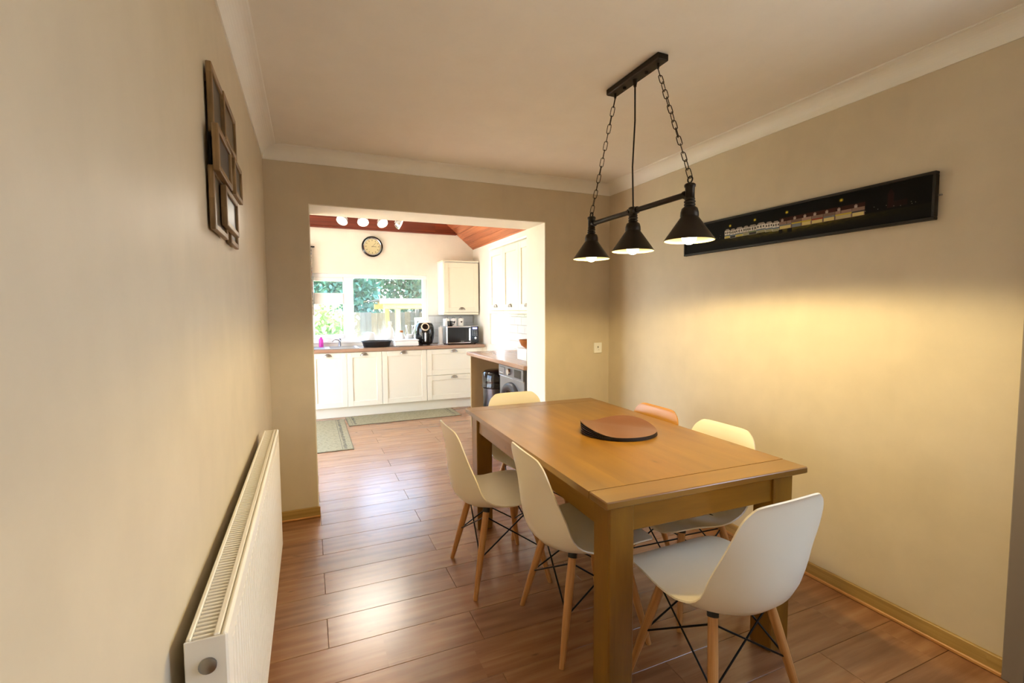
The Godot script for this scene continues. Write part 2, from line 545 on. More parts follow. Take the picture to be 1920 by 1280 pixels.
# ------------------------------------------------------------------ kitchen shell
func kitchen_shell() -> void:
	# back wall with a window opening
	var wx0 := 0.2
	var wx1 := 1.875
	var wy0 := 0.945
	var wy1 := 1.9
	var zb := KZ - 0.25
	var st := mb()
	box(st, Vector3(KX0 - 0.2, 0, zb), Vector3(wx0, 2.95, KZ))
	box(st, Vector3(wx1, 0, zb), Vector3(2.85, 2.95, KZ))
	box(st, Vector3(wx0, 0, zb), Vector3(wx1, wy0, KZ))
	box(st, Vector3(wx0, wy1, zb), Vector3(wx1, 2.95, KZ))
	struct(fin(st, "wall_back", M.kitchen_wall), "cream kitchen wall around the garden window", "wall")
	# right wall with a narrow side window
	var sz0 := -2.94
	var sz1 := -2.23
	st = mb()
	box(st, Vector3(KX1, 0, KZ), Vector3(2.85, 2.95, sz0))
	box(st, Vector3(KX1, 0, sz1), Vector3(2.85, 2.95, -TH))
	box(st, Vector3(KX1, 0, sz0), Vector3(2.85, 0.9, sz1))
	box(st, Vector3(KX1, 1.33, sz0), Vector3(2.85, 2.95, sz1))
	struct(fin(st, "wall_kitchen_right", M.kitchen_wall), "white kitchen wall behind the washing machine", "wall")
	# left wall with a glazed garden door, beside the view
	var dz0 := -2.75
	var dz1 := -0.75
	st = mb()
	box(st, Vector3(KX0 - 0.2, 0, KZ), Vector3(KX0, 2.95, dz0))
	box(st, Vector3(KX0 - 0.2, 0, dz1), Vector3(KX0, 2.95, -TH))
	box(st, Vector3(KX0 - 0.2, 2.1, dz0), Vector3(KX0, 2.95, dz1))
	struct(fin(st, "wall_kitchen_left", M.kitchen_wall), "white kitchen wall around the garden door", "wall")
	struct(boxm("ceiling_kitchen", Vector3(KX0 - 0.2, KH, zb), Vector3(2.07, 2.95, -TH), M.ceiling), "white flat middle of the kitchen ceiling", "ceiling")
	# pine boarded slope falling to the right wall
	var sl := Node3D.new()
	sl.name = "ceiling_slope"
	add_child(sl)
	struct(sl, "sloping kitchen ceiling of pine boards above the wall cupboards", "ceiling")
	var p0 := Vector3(2.03, KH + 0.03, 0)
	var p1 := Vector3(2.66, 2.262, 0)
	var d := (p1 - p0)
	var n := Vector3(d.y, -d.x, 0).normalized()
	if n.y < 0: n = -n
	var nb := 8
	for k in nb:
		var a := p0 + d * (float(k) / nb)
		var b := p0 + d * (float(k + 1) / nb)
		st = mb()
		var ex := (b - a).normalized()
		var T := Transform3D(Basis(ex, n, Vector3(0, 0, 1)), a + Vector3(0, 0, (KZ - TH) / 2.0))
		var hz := (-TH - KZ) / 2.0
		box(st, Vector3(0.0008, 0, -hz), Vector3((b - a).length() - 0.0008, 0.016, hz), 0.003, 2, Vector2(k * 0.37, k * 0.21), T)
		fin(st, "board", M.pine[k % 3], sl)
	st = mb()
	var T2 := Transform3D(Basis(d.normalized(), n, Vector3(0, 0, 1)), p0 + n * 0.017 + Vector3(0, 0, (KZ - TH) / 2.0))
	box(st, Vector3(-0.1, 0, -1.9), Vector3(d.length() + 0.2, 0.1, 1.9), 0.0, 2, Vector2.ZERO, T2)
	fin(st, "backing", M.subfloor, sl)
	# stained beam along the top of the back wall
	var bm := boxm("trim_5", Vector3(KX0, 2.53, KZ), Vector3(2.31, KH, KZ + 0.05), M.beam, null, 0.004, 0)
	struct(bm, "dark red stained beam along the top of the back wall", "beam")
	boxm("moulding", Vector3(KX0, 2.512, KZ), Vector3(2.33, 2.535, KZ + 0.064), M.beam, bm, 0.006, 0)
	# garden window: frame bars and panes
	var wn := Node3D.new()
	wn.name = "window_1"
	add_child(wn)
	struct(wn, "white framed kitchen window onto the garden", "window")
	var z0 := KZ - 0.10
	var z1 := KZ - 0.03
	for b in [[wx0, wx1, 1.845, wy1], [wx0, wx1, wy0, 1.0], [wx0, 0.315, 1.0, 1.845], [0.695, 0.83, 1.0, 1.845], [1.815, wx1, 1.0, 1.845]]:
		boxm("frame_bar", Vector3(b[0], b[2], z0), Vector3(b[1], b[3], z1), M.upvc, wn, 0.006)
	for b in [[0.315, 0.695, 1.476, 1.63], [0.315, 0.695, 1.794, 1.845], [0.315, 0.695, 1.0, 1.05]]:
		boxm("casement_bar", Vector3(b[0], b[2], z0 + 0.01), Vector3(b[1], b[3], z1 + 0.012), M.upvc, wn, 0.006)
	for b in [[0.315, 0.695, 1.05, 1.476], [0.315, 0.695, 1.63, 1.794], [0.83, 1.815, 1.0, 1.845]]:
		boxm("pane", Vector3(b[0], b[2], KZ - 0.068), Vector3(b[1], b[3], KZ - 0.062), M.glass, wn)
	rod("window_handle", Vector3(0.655, 1.24, z1 + 0.03), Vector3(0.655, 1.13, z1 + 0.03), 0.008, 0.007, M.white, wn)
	struct(boxm("trim_6", Vector3(wx0, 0.935, KZ - 0.05), Vector3(wx1, 0.955, KZ + 0.02), M.white, null, 0.004), "white sill under the kitchen window", "sill")
	# side window over the second worktop
	var w2 := Node3D.new()
	w2.name = "window_2"
	add_child(w2)
	struct(w2, "narrow white side window between worktop and wall cupboards", "window")
	for b in [[sz0, sz0 + 0.2, 0.9, 1.33], [sz1 - 0.22, sz1, 0.9, 1.33], [sz0 + 0.2, sz1 - 0.22, 1.28, 1.33], [sz0 + 0.2, sz1 - 0.22, 0.9, 0.94], [sz0 + 0.2, sz1 - 0.22, 1.16, 1.172], [sz0 + 0.2, sz1 - 0.22, 1.04, 1.052]]:
		boxm("frame_bar", Vector3(KX1 + 0.02, b[2], b[0]), Vector3(KX1 + 0.09, b[3], b[1]), M.upvc, w2, 0.004)
	boxm("pane", Vector3(KX1 + 0.05, 0.94, sz0 + 0.2), Vector3(KX1 + 0.056, 1.28, sz1 - 0.22), M.glass, w2)
	# glazed garden door in the left wall
	var w3 := Node3D.new()
	w3.name = "door_2"
	add_child(w3)
	struct(w3, "white framed glazed garden door beside the sink", "door")
	for b in [[dz0, dz1, 2.03, 2.1], [dz0, dz1, 0.0, 0.06], [dz0, dz0 + 0.07, 0.06, 2.03], [dz1 - 0.07, dz1, 0.06, 2.03], [-1.8, -1.7, 0.06, 2.03]]:
		boxm("frame_bar", Vector3(KX0 - 0.13, b[2], b[0]), Vector3(KX0 - 0.06, b[3], b[1]), M.upvc, w3, 0.006)
	for b in [[dz0 + 0.07, -1.8], [-1.7, dz1 - 0.07]]:
		boxm("pane", Vector3(KX0 - 0.098, 0.06, b[0]), Vector3(KX0 - 0.092, 2.03, b[1]), M.glass, w3)
	# metro tiles on the right wall and the back wall
	tiles("wall_tiles_right", "glossy white brick tiles above the second worktop", Vector3(KX1, 0.895, -TH), Vector3(0, 0, -1), Vector3(-1, 0, 0), 1.88, 0.435)
	tiles("wall_tiles_back", "glossy white brick tiles behind the microwave", Vector3(1.885, 0.895, KZ), Vector3(1, 0, 0), Vector3(0, 0, 1), 0.712, 0.42)

func tiles(called: String, label: String, at: Vector3, al: Vector3, out: Vector3, length: float, height: float) -> void:
	var t := Node3D.new()
	t.name = called
	add_child(t)
	struct(t, label, "wall tiles")
	var T := Transform3D(Basis(al, Vector3.UP, out), at)
	var st := mb()
	box(st, Vector3(0, 0, 0), Vector3(length, height, 0.003), 0.0, 0, Vector2.ZERO, T)
	fin(st, "grout", M.grout, t)
	var tw := 0.2
	var hh := 0.1
	var y := 0.0
	var row := 0
	while y < height - 0.02:
		var x := -(tw / 2.0) * (row % 2)
		while x < length - 0.01:
			var a := maxf(x, 0.0)
			var b := minf(x + tw, length)
			if b - a > 0.02:
				st = mb()
				box(st, Vector3(a + 0.0015, y + 0.0015, 0.001), Vector3(b - 0.0015, minf(y + hh, height) - 0.0015, 0.009), 0.005, 0, Vector2.ZERO, T)
				fin(st, "tile", M.tile, t)
			x += tw
		y += hh
		row += 1

# ------------------------------------------------------------------ garden behind the window
func leafy(at: Vector3, half: Vector3, count: int, size: float, droop := 0.0, shell_bias := 0.5) -> SurfaceTool:
	var st := mb()
	for k in count:
		var dir := Vector3(rng.randfn(), rng.randfn(), rng.randfn()).normalized()
		var rr := pow(rng.randf(), shell_bias)
		var p := at + dir * half * rr
		var a := Vector3(rng.randfn(), rng.randfn() - droop, rng.randfn()).normalized()
		var b := a.cross(Vector3(rng.randfn(), rng.randfn(), rng.randfn())).normalized()
		var n := a.cross(b)
		var s := size * rng.randf_range(0.6, 1.3)
		var tip := p + a * s
		var l := p + a * s * 0.45 + b * s * 0.28 + n * s * 0.06
		var r := p + a * s * 0.45 - b * s * 0.28 + n * s * 0.06
		tri(st, [p, l, tip], [n, n, n], [Vector2.ZERO, Vector2.ZERO, Vector2.ZERO])
		tri(st, [p, tip, r], [n, n, n], [Vector2.ZERO, Vector2.ZERO, Vector2.ZERO])
	return st

func leaf_mat(c: Color) -> StandardMaterial3D:
	var m := mat(c, 0.5)
	m.backlight_enabled = true
	m.backlight = c.darkened(0.3)
	return m

func garden() -> void:
	var gy := -0.35
	var g := boxm("ground", Vector3(-16, gy - 0.3, -26), Vector3(18, gy, KZ - 0.25), paint(c8(120, 140, 84), 8, 0.9, 0.12))
	struct(g, "sunlit garden lawn beyond the window", "lawn")
	var g2 := boxm("ground_patio", Vector3(-16, gy - 0.3, KZ - 0.25), Vector3(KX0 - 0.2, gy, 6), paint(c8(196, 188, 172), 9, 0.9, 0.08))
	struct(g2, "pale paved patio beside the kitchen", "patio")
	# fence of upright boards, panel by panel
	var fm := []
	for k in 3: fm.append(wood_mat(wood_tex(128, 64, [c8(92, 78, 64), c8(80, 74, 70), c8(98, 82, 64)][k], [c8(130, 114, 96), c8(118, 112, 106), c8(138, 118, 94)][k], 111 + k, 8.0, 1, 0.7), 0.8, Vector2(0.8, 5.0)))
	var x := -0.9
	var fz := -9.0
	var panel := 0
	var fl := ["weathered brown fence panel behind the light green shrub", "brown board fence panel between the conifer and the shelter post", "weathered fence panel behind the white garden bench"]
	while x < 4.0:
		var t := thing("fence_panel", fl[panel], "fence", Vector3(x, gy, fz), 0.0, "fence panels")
		var w := 1.8
		var n := 13
		for k in n:
			var st := mb()
			var bx := w * k / n
			var hgt := 1.70 + rng.randf_range(-0.012, 0.012)
			box(st, Vector3(bx + 0.002, 0.04, (k % 2) * 0.012), Vector3(bx + w / n + 0.008, hgt, 0.014 + (k % 2) * 0.012), 0.003, 1, Vector2(rng.randf(), rng.randf()))
			fin(st, "board", fm[rng.randi() % 3], t)
		for y in [0.35, 1.4]: boxm("rail", Vector3(0, y, -0.04), Vector3(w, y + 0.07, 0.0), fm[0], t, 0.003)
		boxm("post", Vector3(w + 0.005, 0, -0.05), Vector3(w + 0.095, 1.78, 0.04), fm[1], t, 0.005, 1)
		x += 1.9
		panel += 1
	var sf2 := thing("fence_panel", "grey fence panel outside the narrow side window", "fence", Vector3(4.9, gy, -6.0), -PI / 2, "fence panels")
	for k in 18: boxm("board", Vector3(-3.4 + k * 0.2, 0.04, (k % 2) * 0.012), Vector3(-3.2 + k * 0.2, 1.75, 0.014 + (k % 2) * 0.012), fm[1], sf2, 0.003, 1, Vector2(k * 0.37, 0.0))
	for y in [0.3, 1.45]: boxm("rail", Vector3(-3.4, y, 0.03), Vector3(0.2, y + 0.08, 0.07), fm[1], sf2, 0.003)
	# open garden shelter with a pale timber frame
	var timber := wood_mat(wood_tex(256, 64, c8(158, 124, 66), c8(192, 160, 100), 131, 8.0, 1, 0.6), 0.6, Vector2(0.8, 4.0))
	var s := thing("garden_shelter", "open timber garden shelter with a white edged felt roof", "shelter", Vector3(0, gy, 0))
	for q in [[1.95, -7.0], [4.4, -7.0], [1.95, -8.5], [4.4, -8.5]]:
		boxm("post", Vector3(q[0], 0, q[1]), Vector3(q[0] + 0.1, 1.80, q[1] + 0.1), timber, s, 0.006, 1)
	boxm("beam", Vector3(1.7, 1.78, -7.0), Vector3(4.6, 1.90, -6.9), timber, s, 0.006)
	boxm("beam", Vector3(1.7, 1.78, -8.5), Vector3(4.6, 1.90, -8.4), timber, s, 0.006)
	for k in 6: boxm("rafter", Vector3(1.8 + k * 0.52, 1.88, -8.6), Vector3(1.85 + k * 0.52, 1.95, -6.85), timber, s, 0.004, 2)
	boxm("fascia", Vector3(1.62, 1.89, -6.87), Vector3(4.7, 1.99, -6.84), M.white, s, 0.004)
	boxm("roof", Vector3(1.6, 1.95, -8.7), Vector3(4.72, 1.985, -6.87), M.dark_grey, s, 0.004)
	# white slatted garden bench under the shelter
	var bn := thing("garden_bench", "white slatted garden bench under the shelter", "bench", Vector3(2.55, gy, -7.9))
	for k in 5: boxm("back_slat", Vector3(0.1 + k * 0.17, 0.5, 0.0), Vector3(0.2 + k * 0.17, 1.5, 0.03), M.white, bn, 0.004, 1)
	boxm("top_rail", Vector3(0, 1.5, -0.01), Vector3(0.98, 1.58, 0.04), M.white, bn, 0.006)
	for k in 3: boxm("seat_slat", Vector3(0, 0.46, 0.05 + k * 0.14), Vector3(0.98, 0.49, 0.17 + k * 0.14), M.white, bn, 0.004)
	for q in [[0.0, 0.0], [0.93, 0.0], [0.0, 0.42], [0.93, 0.42]]: boxm("leg", Vector3(q[0], 0, q[1]), Vector3(q[0] + 0.05, 0.5 if q[1] > 0.1 else 1.5, q[1] + 0.05), M.white, bn, 0.004, 1)
	# trees
	var bark := paint(c8(120, 112, 108), 12, 0.9, 0.2)
	var teal := leaf_mat(c8(38, 92, 74))
	var dark := leaf_mat(c8(46, 84, 62))
	var light := leaf_mat(c8(138, 172, 104))
	for q in [["conifer", "dense blue green conifer left of the shelter", Vector3(1.05, gy, -9.95), Vector3(0.95, 2.4, 0.75), 9000, 0.17, teal, 1.9],
			["tree", "tall loose leaved tree with pale trunk above the shelter roof", Vector3(3.5, gy, -12.4), Vector3(1.75, 2.1, 1.2), 9500, 0.17, dark, 3.3],
			["tree", "broad leafy tree behind the light green shrub and fence", Vector3(-2.2, gy, -12.4), Vector3(2.3, 2.4, 1.4), 4200, 0.2, dark, 3.0]]:
		var t := thing(q[0], q[1], "tree", q[2], 0.0, "trees beyond the fence")
		var tk := mb()
		tube(tk, [Vector3.ZERO, Vector3(0.05, q[7] * 0.5, 0.02), Vector3(0.0, q[7] * 1.25, 0)], [0.13, 0.11, 0.05], 9)
		if q[0] == "tree":
			for bq in [[Vector3(0.03, 1.4, 0), Vector3(0.7, 3.2, 0.2)], [Vector3(0.03, 1.7, 0), Vector3(-0.6, 3.4, 0.1)], [Vector3(0.03, 1.2, 0), Vector3(-0.95, 2.7, 0.3)]]: tube(tk, bq, [0.07, 0.03], 7)
		fin(tk, "trunk", bark, t)
		var lf := fin(leafy(Vector3(0, q[7], 0), q[3], q[4], q[5], 0.6, 0.45), "foliage", q[6], t)
		lf.set_meta("kind", "stuff")
	var sb := thing("shrub", "light green leafy shrub just outside the window", "shrub", Vector3(0.45, gy, -5.3))
	var sk := mb()
	for k in 6: tube(sk, [Vector3(0, 0, 0), Vector3(rng.randf_range(-0.2, 0.2), 0.7, rng.randf_range(-0.2, 0.2)), Vector3(rng.randf_range(-0.35, 0.35), 1.4, rng.randf_range(-0.3, 0.3))], [0.02, 0.015, 0.008], 6)
	fin(sk, "stem", bark, sb)
	var sf := fin(leafy(Vector3(0, 1.35, 0), Vector3(0.62, 0.66, 0.5), 1500, 0.13, 0.4, 0.5), "foliage", light, sb)
	sf.set_meta("kind", "stuff")

# ------------------------------------------------------------------ dining table, chairs, placemats
func chair_shell() -> Mesh:
	# centre line from the front lip over the seat and up the back: Vector2(forward, height)
	var cl := Curve2D.new()
	var pts := [[0.252, 0.412], [0.238, 0.428], [0.18, 0.440], [0.07, 0.424], [-0.04, 0.405], [-0.115, 0.400], [-0.180, 0.412], [-0.224, 0.450], [-0.241, 0.51], [-0.247, 0.58], [-0.250, 0.66], [-0.255, 0.735], [-0.263, 0.787], [-0.271, 0.804]]
	for k in pts.size():
		var p := Vector2(pts[k][0], pts[k][1])
		var q0 := Vector2(pts[maxi(k - 1, 0)][0], pts[maxi(k - 1, 0)][1])
		var q1 := Vector2(pts[mini(k + 1, pts.size() - 1)][0], pts[mini(k + 1, pts.size() - 1)][1])
		var t := (q1 - q0) / 6.0
		cl.add_point(p, -t, t)
	var L := cl.get_baked_length()
	var NV := 44
	var NU := 22
	var P := []
	for j in NV + 1:
		var f := float(j) / NV
		# closer rows at both rims
		var s := (f - sin(TAU * f) / TAU * 0.75) * L
		var c := cl.sample_baked(s, true)
		# half width along the length
		var h := c.y
		var w := 0.0
		if s < 0.30: w = lerpf(0.212, 0.234, smoothstep(0.0, 0.24, s))
		else: w = lerpf(0.236, 0.186, smoothstep(0.58, L, s))
		var R := 0.10
		if s < R: w = w - R + sqrt(maxf(R * R - (R - s) * (R - s), 0.0)) * 1.0
		var R2 := 0.085
		var s2 := L - s
		if s2 < R2: w = w - R2 + sqrt(maxf(R2 * R2 - (R2 - s2) * (R2 - s2), 0.0))
		var back := smoothstep(0.30, 0.52, s)
		var bend := exp(-pow((s - 0.44) / 0.13, 2.0))
		var row := []
		for i in NU + 1:
			var u := -1.0 + 2.0 * i / NU
			var x := u * w
			var k := pow(absf(x) / 0.23, 2.2)
			var up := (0.020 * (1.0 - back) + 0.040 * bend) * k * smoothstep(0.0, 0.2, s)
			var fwd := (0.058 * back * (1.0 - 0.80 * smoothstep(0.60, L, s)) + 0.028 * bend) * k
			row.append(Vector3(x, h + up, -(c.x + fwd)))
		P.append(row)
	# normals, then a second skin 5 mm below / behind
	var N := []
	for j in NV + 1:
		var row := []
		for i in NU + 1:
			var du: Vector3 = P[j][mini(i + 1, NU)] - P[j][maxi(i - 1, 0)]
			var dv: Vector3 = P[mini(j + 1, NV)][i] - P[maxi(j - 1, 0)][i]
			var n := du.cross(dv)
			row.append(n.normalized() if n.length() > 1e-12 else Vector3.UP)
		N.append(row)
	var flip := -1.0 if N[NV / 4][NU / 2].y < 0.0 else 1.0
	var st := mb()
	var th := 0.0055
	var z := [Vector2.ZERO, Vector2.ZERO, Vector2.ZERO, Vector2.ZERO]
	for j in NV:
		for i in NU:
			var idx := [[j, i], [j + 1, i], [j + 1, i + 1], [j, i + 1]]
			var a := []
			var na := []
			var b := []
			var nb := []
			for q in idx:
				var n: Vector3 = N[q[0]][q[1]] * flip
				a.append(P[q[0]][q[1]])
				na.append(n)
				b.append(P[q[0]][q[1]] - n * th)
				nb.append(-n)
			quad(st, a[0], a[1], a[2], a[3], na, z)
			quad(st, b[0], b[1], b[2], b[3], nb, z)
	var rim := []
	for i in NU: rim.append([0, i])
	for j in NV: rim.append([j, NU])
	for i in NU: rim.append([NV, NU - i])
	for j in NV: rim.append([NV - j, 0])
	for k in rim.size():
		var q: Array = rim[k]
		var r: Array = rim[(k + 1) % rim.size()]
		var pa: Vector3 = P[q[0]][q[1]]
		var pb: Vector3 = P[r[0]][r[1]]
		var n1: Vector3 = N[q[0]][q[1]] * flip
		var n2: Vector3 = N[r[0]][r[1]] * flip
		var o := (pb - pa).cross(n1).normalized()
		if o.dot(pa - Vector3(0, 0.55, 0)) < 0.0: o = -o
		quad(st, pa, pb, pb - n2 * th, pa - n1 * th, [o, o, o, o], z)
	return st.commit()

func make_chair() -> Node3D:
	var t := thing("dining_chair", "", "chair", Vector3.ZERO, 0.0, "shell chairs around the dining table")
	put("seat_shell", chair_shell(), M.shell, t)
	var tops := []
	var feet := []
	for q in [[-1, -1], [1, -1], [1, 1], [-1, 1]]:
		tops.append(Vector3(q[0] * 0.125, 0.402, 0.0 + q[1] * (0.115 if q[1] < 0 else 0.105)))
		feet.append(Vector3(q[0] * 0.212, 0.0, 0.0 + q[1] * (0.20 if q[1] < 0 else 0.195)))
	for k in 4:
		var st := mb()
		var a: Vector3 = tops[k]
		var b: Vector3 = feet[k]
		tube(st, [a.lerp(b, 0.04), a.lerp(b, 0.3), a.lerp(b, 0.62), b], [0.0155, 0.017, 0.0155, 0.0105], 12)
		fin(st, "leg", M.beech, t)
		# black steel bracket holding the leg under the shell
		st = mb()
		var dir := (b - a).normalized()
		tube(st, [a - dir * 0.004, a + dir * 0.02], [0.0185, 0.0185], 10)
		fin(st, "bracket", M.black, t)
	# crossed steel wires on each side
	for k in 4:
		var k2 := (k + 1) % 4
		for q in [[k, k2], [k2, k]]:
			var a: Vector3 = tops[q[0]].lerp(feet[q[0]], 0.10)
			var b: Vector3 = tops[q[1]].lerp(feet[q[1]], 0.56)
			var w := rod("cross_wire", a, b, 0.0036, 0.0036, M.wire, t, 6)
			var st := mb()
			lathe(st, [Vector2(0, -0.009), Vector2(0.007, -0.008), Vector2(0.009, 0.0), Vector2(0.007, 0.008), Vector2(0, 0.009)], 8, Transform3D(Basis.IDENTITY, b + (b - a).normalized() * 0.002))
			fin(st, "bolt", M.black, w)
	for q in [[0, 1], [2, 3]]: rod("seat_bar", tops[q[0]], tops[q[1]], 0.005, 0.005, M.wire, t, 6)
	return t

func table_and_chairs() -> void:
	var TY := 0.752
	var t := thing("dining_table", "oak dining table with thick square legs", "table", Vector3(1.575, 0, 1.331), -0.0262)
	var hx := 0.462
	var hz := 0.812
	var be := 0.11
	# top: long boards between two breadboard ends
	var top := holder("table_top", t)
	var nb := 6
	for k in nb:
		var st := mb()
		var a := -hx + 2 * hx * k / nb
		var b := -hx + 2 * hx * (k + 1) / nb
		box(st, Vector3(a + 0.0, TY - 0.026, -hz + be + 0.0004), Vector3(b - 0.0, TY, hz - be - 0.0004), 0.0, 2, Vector2(k * 0.63, k * 0.35 + 0.1))
		fin(st, "board", M.table[k % 3], top)
	for s in [-1, 1]:
		var st := mb()
		var za := -hz if s < 0 else hz - be
		box(st, Vector3(-hx, TY - 0.026, za), Vector3(hx, TY, za + be), 0.004, 0, Vector2(0.4 + s * 0.7, 0.2))
		fin(st, "end_board", M.table[1], top)
	for sx in [-1, 1]:
		for sz in [-1, 1]:
			var cx: float = sx * (hx - 0.035 - 0.05)
			var cz: float = sz * (hz - 0.035 - 0.05)
			var st := mb()
			box(st, Vector3(cx - 0.05, 0, cz - 0.05), Vector3(cx + 0.05, TY - 0.026, cz + 0.05), 0.005, 1, Vector2(sx * 0.3 + 0.5, sz * 0.4))
			fin(st, "leg", M.table_leg, t)
	for s in [-1, 1]:
		var x0: float = s * (hx - 0.06) - 0.012
		boxm("apron", Vector3(x0, TY - 0.136, -hz + 0.13), Vector3(x0 + 0.024, TY - 0.026, hz - 0.13), M.table_leg, t, 0.003, 2, Vector2(0.2, 0.33 * s))
		var z0: float = s * (hz - 0.06) - 0.012
		boxm("apron", Vector3(-hx + 0.13, TY - 0.136, z0), Vector3(hx - 0.13, TY - 0.026, z0 + 0.024), M.table_leg, t, 0.003, 0, Vector2(0.7, 0.41 * s))
	# chairs
	var c0 := make_chair()
	var list := [[Vector3(1.527, 0, 2.165), 0.03, "white shell chair pulled out at the table end by the thick near legs"],
		[Vector3(1.292, 0, 1.655), -PI / 2 - 0.06, "white shell chair on the radiator side, beside the thick table leg"],
		[Vector3(1.12, 0, 1.105), -PI / 2 - 0.02, "white shell chair on the radiator side, next to the kitchen opening"],
		[Vector3(1.53, 0, 0.64), PI, "white shell chair at the table end in front of the washing machine"],
		[Vector3(1.845, 0, 1.17), PI / 2, "tan orange shell chair tucked in along the picture wall"],
		[Vector3(1.845, 0, 1.66), PI / 2, "white shell chair tucked in along the picture wall"]]
	for k in list.size():
		var o: Node3D = c0
		if k > 0:
			o = c0.duplicate()
			o.name = numbered("dining_chair")
			add_child(o)
		o.position = list[k][0]
		o.rotation.y = list[k][1]
		o.set_meta("label", list[k][2])
		if k == 4: (o.get_node("seat_shell") as MeshInstance3D).material_override = M.shell_tan
	# stack of curled round placemats
	var cx := 1.665
	var cz := 1.40
	for k in 5:
		var st := mb()
		var R := 0.19
		var NR := 10
		var NA := 48
		var lift := 0.0038 + k * 0.0038
		var g := func(r: float, a: float) -> Vector3:
			var x := r * cos(a)
			var z := r * sin(a)
			# bowed about a line; the left rim of the upper mats lifts
			var e := maxf(-(x * 0.94 + z * 0.34) - 0.05, 0.0)
			var f := maxf((x * 0.8 - z * 0.6) - 0.06, 0.0)
			return Vector3(x, lift + e * e * (0.12 + 0.36 * k) * 1.25 + f * f * (0.2 + 0.36 * k), z)
		for j in NR:
			for i in NA:
				var r0 := R * j / NR
				var r1 := R * (j + 1) / NR
				var a0 := TAU * i / NA
				var a1 := TAU * (i + 1) / NA
				var p := [g.call(r0, a0), g.call(r1, a0), g.call(r1, a1), g.call(r0, a1)]
				var ns := []
				for q in [[r0, a0], [r1, a0], [r1, a1], [r0, a1]]:
					var c: Vector3 = g.call(q[0], q[1])
					var x1: Vector3 = g.call(sqrt(pow(c.x + 0.002, 2) + c.z * c.z), atan2(c.z, c.x + 0.002)) - c
					var z1: Vector3 = g.call(sqrt(c.x * c.x + pow(c.z + 0.002, 2)), atan2(c.z + 0.002, c.x)) - c
					ns.append(z1.cross(x1).normalized())
				var zz := [Vector2.ZERO, Vector2.ZERO, Vector2.ZERO, Vector2.ZERO]
				if j == 0: tri(st, [p[0], p[1], p[2]], [ns[0], ns[1], ns[2]], zz)
				else: quad(st, p[0], p[1], p[2], p[3], ns, zz)
		var m := thing("placemat", ["dark brown leather placemat at the bottom of the stack on the table", "dark brown leather placemat, second from the bottom of the stack", "dark brown leather placemat in the middle of the stack", "dark brown leather placemat, second from the top of the stack", "glossy brown leather placemat on top of the curled stack"][k], "placemat", Vector3(cx - (k - 2) * 0.002, TY, cz + (k - 2) * 0.001), 0.0, "stacked placemats")
		fin(st, "top_face", M.mat_leather, m)
		st = mb()
		for i in NA:
			var a0 := TAU * i / NA
			var a1 := TAU * (i + 1) / NA
			var p0: Vector3 = g.call(R, a0)
			var p1: Vector3 = g.call(R, a1)
			var n0 := Vector3(cos(a0), 0, sin(a0))
			var n1 := Vector3(cos(a1), 0, sin(a1))
			var dn := Vector3(0, -0.0034, 0)
			quad(st, p0, p1, p1 + dn, p0 + dn, [n0, n1, n1, n0], [Vector2.ZERO, Vector2.ZERO, Vector2.ZERO, Vector2.ZERO])
			for j in NR:
				var q := [g.call(R * j / NR, a0) + dn, g.call(R * (j + 1) / NR, a0) + dn, g.call(R * (j + 1) / NR, a1) + dn, g.call(R * j / NR, a1) + dn]
				var D := Vector3.DOWN
				if j == 0: tri(st, [q[0], q[1], q[2]], [D, D, D], [Vector2.ZERO, Vector2.ZERO, Vector2.ZERO])
				else: quad(st, q[0], q[1], q[2], q[3], [D, D, D, D], [Vector2.ZERO, Vector2.ZERO, Vector2.ZERO, Vector2.ZERO])
		fin(st, "backing", M.mat_under, m)

